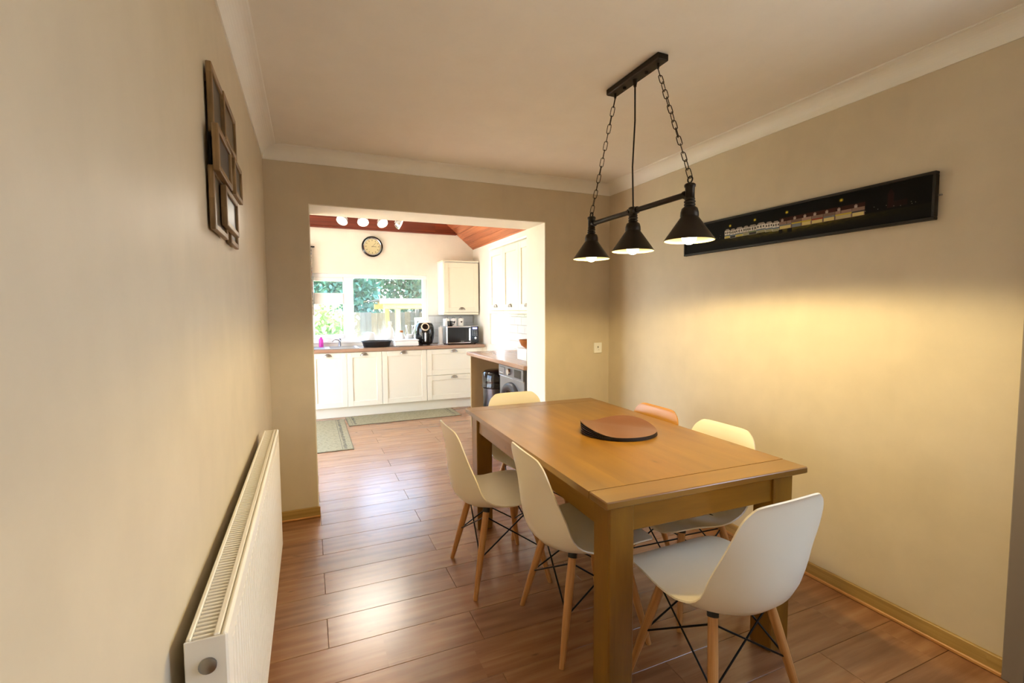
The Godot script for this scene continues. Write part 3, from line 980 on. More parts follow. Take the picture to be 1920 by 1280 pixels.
# ------------------------------------------------------------------ pendant over the table
func pendant_lamp() -> void:
	var X := 1.578
	var t := thing("pendant_lamp", "black three shade bar pendant hung on chains over the table", "lamp", Vector3(X, 0, 0))
	boxm("ceiling_plate", Vector3(-0.028, 2.372, 1.44), Vector3(0.028, 2.4, 1.80), M.bronze, t, 0.004, 2)
	for z in [1.545, 1.695]: lathem("plate_screw", [Vector2(0, -0.012), Vector2(0.008, -0.01), Vector2(0.009, 0.0)], M.bronze, t, Transform3D(Basis.IDENTITY, Vector3(0, 2.372, z)), 12)
	lathem("cable_grip", [Vector2(0, -0.03), Vector2(0.006, -0.03), Vector2(0.009, -0.012), Vector2(0.012, 0.0)], M.bronze, t, Transform3D(Basis.IDENTITY, Vector3(0, 2.372, 1.62)), 12)
	var zs := [1.278, 1.616, 1.958]
	var by := 1.808
	# cable
	var st := mb()
	tube(st, [Vector3(0, 2.345, 1.62), Vector3(0.004, 2.2, 1.617), Vector3(-0.003, 2.0, 1.612), Vector3(0, 1.82, 1.616)], [0.0035, 0.0035, 0.0035, 0.0035], 8)
	fin(st, "cable", M.black, t)
	# bar with couplings
	rod("bar", Vector3(0, by, zs[0]), Vector3(0, by, zs[2]), 0.0115, 0.0115, M.bronze, t, 14)
	for q in [[zs[0], 1], [zs[1], -1], [zs[1], 1], [zs[2], -1]]:
		var z0: float = q[0] + q[1] * 0.014
		rod("coupling", Vector3(0, by, z0), Vector3(0, by, z0 + q[1] * 0.016), 0.0165, 0.0155, M.bronze, t, 14)
	# shades with stems and bulbs
	for k in 3:
		var T := Transform3D(Basis.IDENTITY, Vector3(0, 1.63, zs[k]))
		var topy := 0.215 if k != 1 else 0.195
		var stem := [Vector2(0.030, 0.088), Vector2(0.034, 0.092), Vector2(0.033, 0.108), Vector2(0.029, 0.122), Vector2(0.021, 0.128), Vector2(0.018, 0.130), Vector2(0.021, 0.134), Vector2(0.021, 0.138), Vector2(0.017, 0.140), Vector2(0.021, 0.145), Vector2(0.021, 0.149), Vector2(0.017, 0.152), Vector2(0.020, 0.157), Vector2(0.0175, 0.162), Vector2(0.0175, topy - 0.015), Vector2(0.021, topy - 0.012), Vector2(0.021, topy - 0.004), Vector2(0.016, topy), Vector2(0, topy)]
		lathem("stem", stem, M.bronze, t, T, 18)
		var sh := lathem("shade", [Vector2(0.092, 0.001), Vector2(0.0935, 0.0025), Vector2(0.092, 0.004), Vector2(0.031, 0.092), Vector2(0.0, 0.093)], M.bronze, t, T, 40)
		lathem("shade_lining", [Vector2(0.0, 0.088), Vector2(0.029, 0.087), Vector2(0.0905, 0.0005), Vector2(0.092, 0.001)], M.shade_inner, sh, T, 40)
		lathem("bulb_socket", [Vector2(0.013, 0.048), Vector2(0.014, 0.088), Vector2(0.0, 0.088)], M.bronze, t, T, 12)
		var prof := []
		for j in 13:
			var a := -PI / 2 + PI * j / 12.0
			prof.append(Vector2(0.028 * cos(a), 0.014 + 0.028 * sin(a) + (0.012 if a > 0.9 else 0.0)))
		lathem("bulb", prof, glow(Color(1.0, 0.93, 0.78), 7.0), t, T, 16)
		# reflector bulb: it throws its light down and out under the rim of the shade
		var l := SpotLight3D.new()
		l.name = "bulb_light"
		l.light_color = Color(1.0, 0.90, 0.64)
		l.light_energy = 0.36
		l.light_size = 0.025
		l.spot_angle = 84.0
		l.spot_angle_attenuation = 0.2
		l.spot_range = 8.0
		l.spot_attenuation = 2.0
		l.shadow_enabled = true
		l.position = Vector3(0, 1.63 + 0.008, zs[k])
		l.rotation.x = -PI / 2
		t.add_child(l, true)
	# chains of oval links
	var link := mb()
	var lp := []
	for j in 16:
		var a := TAU * j / 16.0
		var y := 0.009 * sin(a) + (0.0125 if sin(a) > 0.01 else (-0.0125 if sin(a) < -0.01 else 0.0))
		lp.append(Vector3(0.0085 * cos(a), y, 0))
	var lr := []
	for j in 16: lr.append(0.0018)
	tube(link, lp, lr, 6, true)
	var lm := link.commit()
	for q in [[Vector3(0, 1.862, zs[0]), Vector3(0, 2.352, 1.474)], [Vector3(0, 1.868, zs[2]), Vector3(0, 2.352, 1.768)]]:
		var ch := holder("chain", t)
		var a: Vector3 = q[0]
		var b: Vector3 = q[1]
		var d := (b - a).normalized()
		var n := int(round((b - a).length() / 0.0365))
		var side := Vector3.RIGHT.cross(d).normalized()
		for k in n:
			var ang := 0.55 + PI / 2 * (k % 2) + rng.randf_range(-0.35, 0.35)
			var x := Vector3.RIGHT * cos(ang) + side * sin(ang)
			put("chain_link", lm, M.bronze, ch, Transform3D(Basis(x, d, x.cross(d)), a + (b - a) * ((k + 0.5) / n)))
		var ring := mb()
		var rp := []
		var rr := []
		for j in 14:
			rp.append(a + Vector3(0, -0.008 + 0.012 * sin(TAU * j / 14.0), 0.012 * cos(TAU * j / 14.0)))
			rr.append(0.003)
		tube(ring, rp, rr, 6, true)
		fin(ring, "eye_ring", M.bronze, t)
		lathem("chain_hook", [Vector2(0, -0.022), Vector2(0.005, -0.02), Vector2(0.006, 0.0)], M.bronze, t, Transform3D(Basis.IDENTITY, Vector3(0, 2.372, b.z)), 10)

# ------------------------------------------------------------------ pictures on the walls
func night_street() -> ImageTexture:
	var w := 1400
	var h := 196
	var img := Image.create(w, h, false, Image.FORMAT_RGB8)
	img.fill(c8(9, 9, 10))
	var r := RandomNumberGenerator.new()
	r.seed = 77
	var n := noise(0.02, 5, 3)
	# dim lawn in front of the houses
	for y in range(128, 186):
		for x in w:
			var k := exp(-pow((y - 134.0) / 24.0, 2.0)) * exp(-pow((x - 760.0) / 420.0, 2.0))
			var f := 0.7 + 0.5 * n.get_noise_2d(x, y * 3.0)
			img.set_pixel(x, y, Color(0.06 + 0.34 * k * f, 0.06 + 0.30 * k * f, 0.06 + 0.05 * k))
	# row of white houses with shop fronts, then a red roofed terrace
	var x := 330
	while x < 700:
		var bw := r.randi_range(34, 56)
		var top := r.randi_range(76, 84)
		img.fill_rect(Rect2i(x, top, bw - 1, 52), c8(226, 222, 214).darkened(r.randf_range(0.0, 0.15)))
		for g in 12: img.fill_rect(Rect2i(x + g, top - g, maxi(bw - 2 * g, 0), 1), c8(150, 142, 134))
		for k in 3: img.fill_rect(Rect2i(x + 4 + k * (bw / 3), top + 8, 7, 12), c8(40, 42, 44))
		img.fill_rect(Rect2i(x + bw / 2, top + 2, 2, 26), c8(52, 46, 42))
		img.fill_rect(Rect2i(x, top + 30, bw - 1, 6), [c8(60, 92, 120), c8(84, 110, 60), c8(132, 128, 108), c8(52, 84, 108)][r.randi() % 4])
		img.fill_rect(Rect2i(x + 2, top + 37, bw - 5, 14), [c8(190, 176, 96), c8(90, 110, 128), c8(150, 150, 120), c8(60, 60, 62)][r.randi() % 4])
		x += bw
	while x < 1090:
		var bw := r.randi_range(52, 78)
		var top := 84
		img.fill_rect(Rect2i(x, top - 20, bw, 22), c8(64, 34, 30).darkened(r.randf_range(0.0, 0.3)))
		img.fill_rect(Rect2i(x, top + 2, bw - 1, 46), c8(168, 140, 126).darkened(r.randf_range(0.0, 0.3)))
		for g in 8: img.fill_rect(Rect2i(x + 8 + g, top - 10 - g, maxi(18 - 2 * g, 0), 1), c8(150, 130, 118))
		img.fill_rect(Rect2i(x + 10, top - 10, 14, 12), c8(170, 156, 146))
		img.fill_rect(Rect2i(x, top + 20, bw - 1, 7), [c8(196, 178, 70), c8(110, 118, 124), c8(150, 60, 52), c8(60, 60, 66)][r.randi() % 4])
		img.fill_rect(Rect2i(x + 3, top + 28, bw - 8, 18), [c8(206, 190, 128), c8(120, 128, 134), c8(180, 168, 130)][r.randi() % 3])
		x += bw
	# church tower in the dark and low cottages at the other end
	img.fill_rect(Rect2i(1232, 48, 26, 70), c8(42, 22, 22))
	for g in 26: img.fill_rect(Rect2i(1232 + g / 2, 48 - g, maxi(26 - g, 1), 1), c8(36, 20, 20))
	img.fill_rect(Rect2i(1258, 88, 52, 30), c8(34, 20, 20))
	img.fill_rect(Rect2i(120, 96, 130, 16), c8(84, 64, 40))
	img.fill_rect(Rect2i(150, 84, 60, 12), c8(140, 126, 40))
	for k in 40: img.fill_rect(Rect2i(r.randi_range(60, 1340), r.randi_range(98, 116), 3, 3), c8(150, 150, 140))
	# street lamps
	for l in [Vector2i(150, 58), Vector2i(370, 46), Vector2i(545, 40), Vector2i(745, 34), Vector2i(1030, 30)]:
		for yy in range(-14, 15):
			for xx in range(-14, 15):
				var d := sqrt(float(xx * xx + yy * yy))
				var px := img.get_pixel(l.x + xx, l.y + yy)
				img.set_pixel(l.x + xx, l.y + yy, px.lerp(c8(236, 214, 70), clampf(1.35 - d / 9.0, 0.0, 1.0) if d < 12.0 else 0.0))
		img.fill_rect(Rect2i(l.x, l.y + 8, 2, 62), c8(30, 28, 26))
	img.fill_rect(Rect2i(700, 132, 22, 24), c8(12, 12, 12))
	img.fill_rect(Rect2i(752, 132, 26, 24), c8(12, 12, 12))
	img.generate_mipmaps()
	return ImageTexture.create_from_image(img)

func wall_pictures() -> void:
	var z0 := 0.888
	var z1 := 2.27
	var y0 := 1.724
	var y1 := 1.917
	var t := thing("panorama_picture", "long black framed night panorama of a street of shops", "picture", Vector3(W, 0, 0))
	boxm("backing_board", Vector3(-0.018, y0 + 0.004, z0 + 0.004), Vector3(-0.001, y1 - 0.004, z1 - 0.004), M.black, t)
	for b in [[z0, z1, y1 - 0.012, y1], [z0, z1, y0, y0 + 0.012], [z0, z0 + 0.012, y0 + 0.012, y1 - 0.012], [z1 - 0.012, z1, y0 + 0.012, y1 - 0.012]]:
		boxm("frame_bar", Vector3(-0.026, b[2], b[0]), Vector3(-0.0005, b[3], b[1]), M.black, t, 0.002)
	var pm := mat(Color.WHITE, 0.6)
	pm.metallic_specular = 0.25
	pm.albedo_texture = night_street()
	var st := mb()
	var n := Vector3(-1, 0, 0)
	var a := z0 + 0.012
	var b2 := z1 - 0.012
	quad(st, Vector3(-0.0195, y0 + 0.012, a), Vector3(-0.0195, y1 - 0.012, a), Vector3(-0.0195, y1 - 0.012, b2), Vector3(-0.0195, y0 + 0.012, b2), [n, n, n, n], [Vector2(0, 1), Vector2(0, 0), Vector2(1, 0), Vector2(1, 1)])
	fin(st, "print", pm, t)
	boxm("hanging_clip", Vector3(-0.008, 1.818, z1), Vector3(-0.001, 1.824, z1 + 0.014), M.pewter, t, 0.001)
	# collage of small wooden photo frames on the left wall
	var c := thing("photo_collage", "collage of overlapping brown wooden photo frames above the radiator", "photo frames", Vector3(0, 0, 0))
	var fr := [[1.82, 2.02, 1.80, 1.965, 0.006, 0.020], [1.60, 1.83, 1.85, 1.975, 0.010, 0.024], [1.725, 1.955, 1.728, 1.845, 0.020, 0.036], [1.485, 1.655, 1.735, 1.85, 0.008, 0.022], [1.86, 2.05, 1.565, 1.715, 0.006, 0.020], [1.62, 1.86, 1.605, 1.715, 0.016, 0.032], [1.645, 1.80, 1.565, 1.64, 0.005, 0.018]]
	for q in fr:
		# the sizes above were measured on a plane 4 cm off the wall; carry them back to each frame's own front
		var k: float = (0.2335 - q[5]) / (0.2335 - 0.04)
		for i in 2: q[i] = 3.3726 - (3.3726 - q[i]) * k
		for i in [2, 3]: q[i] = 1.3671 + (q[i] - 1.3671) * k
	for k in fr.size():
		var q: Array = fr[k]
		var f := mb()
		var bw := 0.016
		box(f, Vector3(q[4], q[2], q[0]), Vector3(q[5], q[3], q[0] + bw), 0.002, 1)
		box(f, Vector3(q[4], q[2], q[1] - bw), Vector3(q[5], q[3], q[1]), 0.002, 1)
		box(f, Vector3(q[4], q[2], q[0] + bw), Vector3(q[5], q[2] + bw, q[1] - bw), 0.002, 2)
		box(f, Vector3(q[4], q[3] - bw, q[0] + bw), Vector3(q[5], q[3], q[1] - bw), 0.002, 2)
		var fo := fin(f, "frame", M.frame_wood, c)
		boxm("photo", Vector3(q[4] + 0.002, q[2] + bw, q[0] + bw), Vector3(q[5] - 0.007, q[3] - bw, q[1] - bw), M.photo[k % 3], fo)
	boxm("backing_strip", Vector3(0.0005, 1.66, 1.80), Vector3(0.006, 1.98, 1.86), M.black, c)
	boxm("backing_strip", Vector3(0.0005, 1.64, 1.50), Vector3(0.006, 2.0, 1.56), M.black, c)

# ------------------------------------------------------------------ radiator
func radiator() -> void:
	var xf := 0.087
	var xb := 0.024
	var y0 := 0.24
	var y1 := 0.81
	var z0 := 0.87
	var z1 := 2.445
	var t := thing("radiator", "long white panel radiator with a slotted top grille", "radiator")
	var f := mb()
	box(f, Vector3(xf - 0.012, y0, z0), Vector3(xf, y1, z1), 0.005)
	# shallow pressed flutes of the front panel
	var z := z0 + 0.04
	while z < z1 - 0.04:
		box(f, Vector3(xf - 0.002, y0 + 0.04, z), Vector3(xf + 0.0012, y1 - 0.04, z + 0.020), 0.0011)
		z += 0.0333
	fin(f, "front_panel", M.radiator, t)
	boxm("back_panel", Vector3(xb, y0, z0 + 0.01), Vector3(xb + 0.010, y1 - 0.006, z1 - 0.01), M.radiator, t, 0.004)
	for q in [[z0 - 0.001, z0 + 0.003], [z1 - 0.003, z1 + 0.001]]:
		boxm("side_cover", Vector3(xb - 0.002, y0 + 0.03, q[0]), Vector3(xf - 0.002, y1 - 0.002, q[1]), M.radiator, t, 0.0015)
	# top grille: two rails and the fins between them
	var g := holder("top_grille", t)
	boxm("grille_rail", Vector3(xb, y1 - 0.012, z0 + 0.004), Vector3(xb + 0.008, y1, z1 - 0.004), M.radiator, g, 0.002, 2)
	boxm("grille_rail", Vector3(xf - 0.022, y1 - 0.012, z0 + 0.004), Vector3(xf - 0.012, y1, z1 - 0.004), M.radiator, g, 0.002, 2)
	var sl := mb()
	box(sl, Vector3(-(xf - xb - 0.030) / 2.0, -0.004, -0.003), Vector3((xf - xb - 0.030) / 2.0, 0.004, 0.003), 0.001)
	var slat := sl.commit()
	z = z0 + 0.012
	while z < z1 - 0.008:
		put("slat", slat, M.radiator, g, Transform3D(Basis.IDENTITY, Vector3((xb + 0.008 + xf - 0.022) / 2.0, y1 - 0.007, z)))
		z += 0.0125
	boxm("convector", Vector3(xb + 0.012, y0 + 0.05, z0 + 0.02), Vector3(xf - 0.014, y1 - 0.05, z1 - 0.02), M.radiator, t)
	# round plug on the near end, feet pipes and valve
	lathem("end_plug", [Vector2(0.014, 0.0), Vector2(0.014, 0.004), Vector2(0.010, 0.007), Vector2(0, 0.007)], M.pewter, t, Transform3D(Basis(Vector3.RIGHT, Vector3(0, 0, 1), Vector3.DOWN), Vector3(0.056, y1 - 0.05, z1 + 0.001)), 18)
	rod("valve_pipe", Vector3(0.05, 0.0, z0 - 0.03), Vector3(0.05, y0 + 0.05, z0 - 0.03), 0.0075, 0.0075, M.chrome, t)
	lathem("valve", [Vector2(0.0, -0.02), Vector2(0.014, -0.018), Vector2(0.016, 0.02), Vector2(0.013, 0.05), Vector2(0.0, 0.052)], M.white, t, Transform3D(Basis.IDENTITY, Vector3(0.05, y0 + 0.05, z0 - 0.03)), 14)
	rod("valve_pipe", Vector3(0.05, y0 + 0.04, z0 - 0.03), Vector3(0.05, y0 + 0.04, z0 + 0.02), 0.0075, 0.0075, M.chrome, t)
	for q in [z0 + 0.3, z1 - 0.3]: boxm("wall_bracket", Vector3(0.0, y0 + 0.1, q), Vector3(xb + 0.002, y1 - 0.08, q + 0.025), M.radiator, t, 0.002)

func small_dining() -> void:
	var t := thing("socket_plate", "square white wall socket beside the kitchen opening", "socket", Vector3(2.463, 1.055, 0.0))
	boxm("plate", Vector3(-0.038, -0.043, 0.0), Vector3(0.038, 0.043, 0.009), M.white, t, 0.003)
	boxm("switch", Vector3(-0.006, -0.0, 0.009), Vector3(0.004, 0.014, 0.013), M.pewter, t, 0.001)
	boxm("neon", Vector3(0.004, -0.018, 0.009), Vector3(0.009, -0.014, 0.0105), M.pewter, t, 0.0005)

# ------------------------------------------------------------------ kitchen units
func cup_handle() -> Mesh:
	var st := mb()
	var w := 0.048
	var h := 0.036
	var d := 0.026
	var NU := 12
	var NV := 6
	var f := func(i: int, j: int) -> Vector3:
		var a := PI * i / NU
		var b := PI / 2 * j / NV
		return Vector3(w * cos(a) * cos(b * 0.999) if true else 0.0, h * sin(a) * cos(b) if false else h * sin(a) * cos(b), d * sin(b))
	for i in NU:
		for j in NV:
			var p := [f.call(i, j), f.call(i + 1, j), f.call(i + 1, j + 1), f.call(i, j + 1)]
			var ns := []
			for q in p: ns.append(Vector3(q.x / (w * w), q.y / (h * h), q.z / (d * d)).normalized())
			quad(st, p[0], p[1], p[2], p[3], ns, [Vector2.ZERO, Vector2.ZERO, Vector2.ZERO, Vector2.ZERO])
	box(st, Vector3(-w - 0.004, -0.003, -0.001), Vector3(w + 0.004, 0.003, 0.003), 0.001)
	return st.commit()

# shaker front in the x-y plane facing +z, from (x0,y0) to (x1,y1), front face at z = 0.02
func shaker(called: String, x0: float, x1: float, y0: float, y1: float, parent: Node, hx: float, hy: float, rail := 0.07) -> void:
	var st := mb()
	var g := 0.0015
	box(st, Vector3(x0 + g, y0 + g, 0), Vector3(x0 + rail, y1 - g, 0.02), 0.002)
	box(st, Vector3(x1 - rail, y0 + g, 0), Vector3(x1 - g, y1 - g, 0.02), 0.002)
	box(st, Vector3(x0 + rail, y0 + g, 0), Vector3(x1 - rail, y0 + rail, 0.02), 0.002)
	box(st, Vector3(x0 + rail, y1 - rail, 0), Vector3(x1 - rail, y1 - g, 0.02), 0.002)
	box(st, Vector3(x0 + rail - 0.002, y0 + rail - 0.002, 0), Vector3(x1 - rail + 0.002, y1 - rail + 0.002, 0.010), 0.0)
	var d := fin(st, called, M.cream, parent)
	put("cup_handle", M.cup, M.pewter, d, Transform3D(Basis.IDENTITY, Vector3(hx, hy, 0.019)))

func kitchen_units() -> void:
	M.cup = cup_handle()
	var zf := -3.05
	var zfl := zf - 0.02
	var depth := KZ + 0.002 - zfl   # negative
	# back run
	var u := thing("base_cabinet", "two door cream base cabinet under the sink", "cabinet", Vector3(0, 0, zfl))
	boxm("body", Vector3(0.238, 0.137, depth), Vector3(1.113, 0.848, 0.0), M.cream, u, 0.0)
	shaker("door", 0.238, 0.675, 0.137, 0.845, u, 0.447, 0.800)
	shaker("door", 0.675, 1.113, 0.137, 0.845, u, 0.892, 0.803)
	for x in [0.64, 0.708]: boxm("child_lock", Vector3(x - 0.018, 0.798, 0.02), Vector3(x + 0.018, 0.823, 0.026), M.white, u, 0.004)
	u = thing("base_cabinet", "single wide door cream base cabinet between sink and drawers", "cabinet", Vector3(0, 0, zfl))
	boxm("body", Vector3(1.115, 0.137, depth), Vector3(1.711, 0.848, 0.0), M.cream, u)
	shaker("door", 1.115, 1.711, 0.137, 0.845, u, 1.402, 0.805)
	u = thing("base_cabinet", "cream drawer cabinet with two deep drawers under the microwave", "cabinet", Vector3(0, 0, zfl))
	boxm("body", Vector3(1.713, 0.137, depth), Vector3(2.54, 0.848, 0.0), M.cream, u)
	shaker("drawer", 1.713, 2.50, 0.485, 0.845, u, 2.106, 0.800)
	shaker("drawer", 1.713, 2.50, 0.137, 0.481, u, 2.104, 0.438)
	u = thing("base_cabinet", "cream base cabinet at the garden door end of the worktop", "cabinet", Vector3(0, 0, zfl))
	boxm("body", Vector3(KX0 + 0.002, 0.137, depth), Vector3(0.235, 0.848, 0.0), M.cream, u)
	shaker("door", -0.36, 0.235, 0.137, 0.845, u, -0.06, 0.80)
	tag(boxm("plinth", Vector3(KX0 + 0.002, 0.0, zf - 0.07), Vector3(KX1 - 0.002, 0.136, zf - 0.055), M.cream, null, 0.002), "cream plinth board under the back run of cabinets", "plinth")
	# worktop with a routed sink hole: front strip, back strip and sides
	var wt := mb()
	box(wt, Vector3(KX0 + 0.002, 0.85, KZ + 0.002), Vector3(2.556, 0.892, zf + 0.02), 0.006, 0, Vector2(0.3, 0.2))
	tag(fin(wt, "worktop", M.worktop), "brown wood effect worktop under the garden window", "worktop")
	tag(boxm("filler_panel", Vector3(2.542, 0.137, KZ + 0.002), Vector3(KX1 - 0.002, 0.848, zfl), M.cream, null, 0.001), "narrow cream filler panel in the corner beside the drawers", "panel")
	# wall cabinet on the back wall
	u = thing("wall_cabinet", "single cream wall cabinet above the microwave", "cabinet", Vector3(0, 0, KZ + 0.30))
	boxm("body", Vector3(2.035, 1.35, -0.298), Vector3(2.572, 2.085, 0.0), M.white, u, 0.002)
	shaker("door", 2.045, 2.572, 1.352, 2.073, u, 2.315, 1.392)
	boxm("pelmet", Vector3(2.035, 1.318, -0.298), Vector3(2.572, 1.349, 0.012), M.cream, u, 0.003)
	boxm("cabinet_cornice", Vector3(2.03, 2.086, -0.298), Vector3(2.576, 2.105, 0.024), M.cream, u, 0.004)
	# three wall cabinets on the right wall, facing -x
	var fx := 2.27
	var labels := ["cream wall cabinet nearest the corner over the side window", "middle cream wall cabinet over the white brick tiles", "cream wall cabinet next to the opening to the dining room"]
	var edges := [-2.06, -1.63, -1.20, -0.77]
	for k in 3:
		u = thing("wall_cabinet", labels[k], "cabinet", Vector3(fx + 0.02, 0, (edges[k] + edges[k + 1]) / 2.0), -PI / 2, "wall cabinets along the right wall")
		boxm("body", Vector3(-0.2135, 1.37, -(KX1 - 0.004 - fx - 0.02)), Vector3(0.2135, 2.10, 0.0), M.cream, u, 0.001)
		shaker("door", -0.215, 0.215, 1.372, 2.085, u, 0.0, 1.412)
		boxm("pelmet", Vector3(-0.2135, 1.338, -(KX1 - 0.004 - fx - 0.02)), Vector3(0.2135, 1.369, 0.012), M.cream, u, 0.003)
		boxm("cabinet_cornice", Vector3(-0.2145, 2.101, -(KX1 - 0.004 - fx - 0.02)), Vector3(0.2145, 2.125, 0.028), M.white, u, 0.004)
	# second worktop along the right wall with its end panel
	tag(boxm("worktop", Vector3(1.94, 0.85, -1.98), Vector3(KX1 - 0.004, 0.89, -TH - 0.006), M.worktop, null, 0.006, 2, Vector2(0.1, 0.6)), "brown worktop over the washing machine and bin", "worktop")
	tag(boxm("end_panel", Vector3(1.985, 0.0, -1.965), Vector3(KX1 - 0.004, 0.849, -1.945), M.tan_panel, null, 0.001), "tan end panel carrying the second worktop beside the bin", "panel")

# ------------------------------------------------------------------ loose kitchen things
func kitchen_things() -> void:
	var cy := 0.892
	# washing machine, facing -x
	var wm := thing("washing_machine", "silver grey front loading washing machine under the worktop", "washing machine", Vector3(2.01, 0, -0.79), -PI / 2)
	boxm("body", Vector3(-0.3, 0.012, -0.56), Vector3(0.3, 0.838, 0.0), M.machine, wm, 0.008)
	boxm("control_panel", Vector3(-0.298, 0.728, 0.0), Vector3(0.298, 0.834, 0.012), M.machine, wm, 0.004)
	boxm("panel_strip", Vector3(-0.298, 0.721, 0.0), Vector3(0.298, 0.727, 0.010), M.chrome, wm, 0.002)
	boxm("detergent_drawer", Vector3(-0.28, 0.742, 0.012), Vector3(-0.13, 0.815, 0.018), M.machine, wm, 0.004)
	boxm("drawer_grip", Vector3(-0.24, 0.75, 0.018), Vector3(-0.15, 0.764, 0.024), M.chrome, wm, 0.003)
	var fz := Basis(Vector3.RIGHT, Vector3(0, 0, 1), Vector3.DOWN)
	lathem("dial", [Vector2(0.034, 0.0), Vector2(0.034, 0.012), Vector2(0.030, 0.026), Vector2(0.0, 0.027)], M.chrome, wm, Transform3D(fz, Vector3(-0.01, 0.783, 0.012)), 24)
	boxm("display", Vector3(0.10, 0.745, 0.012), Vector3(0.25, 0.82, 0.015), M.black_gloss, wm, 0.002)
	lathem("door_ring", [Vector2(0.155, 0.02), Vector2(0.165, 0.036), Vector2(0.20, 0.04), Vector2(0.225, 0.03), Vector2(0.235, 0.0)], M.dark_grey, wm, Transform3D(fz, Vector3(0.0, 0.45, 0.0)), 40)
	lathem("door_glass", [Vector2(0.156, 0.022), Vector2(0.12, 0.012), Vector2(0.06, 0.006), Vector2(0.0, 0.004)], M.black_gloss, wm, Transform3D(fz, Vector3(0.0, 0.45, 0.0)), 30)
	for q in [[-0.27, -0.53], [0.27, -0.53], [-0.27, -0.03], [0.27, -0.03]]: lathem("foot", [Vector2(0.018, 0.0), Vector2(0.018, 0.013)], M.black, wm, Transform3D(Basis.IDENTITY, Vector3(q[0], 0, q[1])), 10)
	# waste bin
	var bn := thing("waste_bin", "tall steel waste bin with a black lid under the worktop", "bin", Vector3(2.15, 0, -1.48))
	var q2 := Vector2(1.0, 1.05)
	var st := mb()
	lathe(st, [Vector2(0.0, 0.0), Vector2(0.165, 0.0), Vector2(0.168, 0.01), Vector2(0.172, 0.54), Vector2(0.0, 0.545)], 32, Transform3D.IDENTITY, q2)
	fin(st, "body", mat(c8(84, 84, 90), 0.22, 0.9), bn)
	st = mb()
	lathe(st, [Vector2(0.182, 0.53), Vector2(0.186, 0.54), Vector2(0.182, 0.565), Vector2(0.176, 0.58), Vector2(0.180, 0.60), Vector2(0.176, 0.69), Vector2(0.150, 0.715), Vector2(0.0, 0.722)], 32, Transform3D.IDENTITY, q2)
	fin(st, "lid", M.black_gloss, bn)
	st = mb()
	lathe(st, [Vector2(0.176, 0.0), Vector2(0.178, 0.03), Vector2(0.168, 0.034)], 32, Transform3D.IDENTITY, q2)
	fin(st, "base_ring", M.black, bn)
	# microwave
	var mw := thing("microwave", "silver microwave with dark glass door on the worktop", "microwave", Vector3(2.275, cy, -3.36))
	boxm("casing", Vector3(-0.24, 0.012, -0.15), Vector3(0.24, 0.262, 0.17), M.steel, mw, 0.006)
	boxm("door", Vector3(-0.236, 0.018, 0.17), Vector3(0.118, 0.257, 0.186), M.chrome, mw, 0.003)
	boxm("door_glass", Vector3(-0.224, 0.03, 0.186), Vector3(0.112, 0.246, 0.190), M.black_gloss, mw, 0.002)
	boxm("door_handle", Vector3(0.088, 0.05, 0.19), Vector3(0.115, 0.232, 0.204), M.chrome, mw, 0.005)
	var lg := boxm("brand_mark", Vector3(-0.035, 0.042, 0.19), Vector3(0.015, 0.050, 0.1908), M.pewter, mw)
	lg.set_meta("label", "small pale lettering too small to read")
	var pn := boxm("control_panel", Vector3(0.122, 0.018, 0.17), Vector3(0.236, 0.257, 0.186), M.black_gloss, mw, 0.002)
	boxm("clock_display", Vector3(0.145, 0.215, 0.186), Vector3(0.215, 0.243, 0.188), glow(Color(0.10, 0.25, 0.95), 1.2), pn, 0.001)
	for k in 2: boxm("digit", Vector3(0.165 + k * 0.025, 0.221, 0.188), Vector3(0.175 + k * 0.025, 0.237, 0.1886), glow(Color(0.5, 0.7, 1.0), 1.5), pn)
	for r in 4:
		for c in 3: boxm("button", Vector3(0.140 + c * 0.030, 0.125 + r * 0.02, 0.186), Vector3(0.158 + c * 0.030, 0.133 + r * 0.02, 0.1875), M.pewter, pn, 0.001)
	lathem("dial", [Vector2(0.019, 0.0), Vector2(0.018, 0.014), Vector2(0.0, 0.015)], M.chrome, pn, Transform3D(fz, Vector3(0.185, 0.088, 0.186)), 18)
	for q in [[-0.2, -0.12], [0.2, -0.12], [-0.2, 0.14], [0.2, 0.14]]: lathem("foot", [Vector2(0.012, 0.0), Vector2(0.012, 0.013)], M.black, mw, Transform3D(Basis.IDENTITY, Vector3(q[0], 0, q[1])), 8)
	# three lidded canisters on the microwave and a black mug
	for k in 3:
		var ca := thing("canister", ["white lidded canister behind the black mug on the microwave", "white heart printed canister in the middle on the microwave", "white heart printed canister nearest the tiled side wall"][k], "canister", Vector3(2.085 + k * 0.108, cy + 0.262, -3.37), 0.0, "canisters on the microwave")
		lathem("pot", [Vector2(0, 0), Vector2(0.044, 0), Vector2(0.046, 0.004), Vector2(0.046, 0.094), Vector2(0.042, 0.096), Vector2(0, 0.096)], M.white, ca, Transform3D.IDENTITY, 20)
		lathem("lid", [Vector2(0.047, 0.096), Vector2(0.048, 0.104), Vector2(0.040, 0.110), Vector2(0, 0.112)], M.white, ca, Transform3D.IDENTITY, 20)
		st = mb()
		tube(st, [Vector3(-0.026, 0.108, 0), Vector3(-0.018, 0.122, 0), Vector3(0, 0.128, 0), Vector3(0.018, 0.122, 0), Vector3(0.026, 0.108, 0)], [0.003, 0.003, 0.003, 0.003, 0.003], 6)
		fin(st, "lid_handle", M.black, ca)
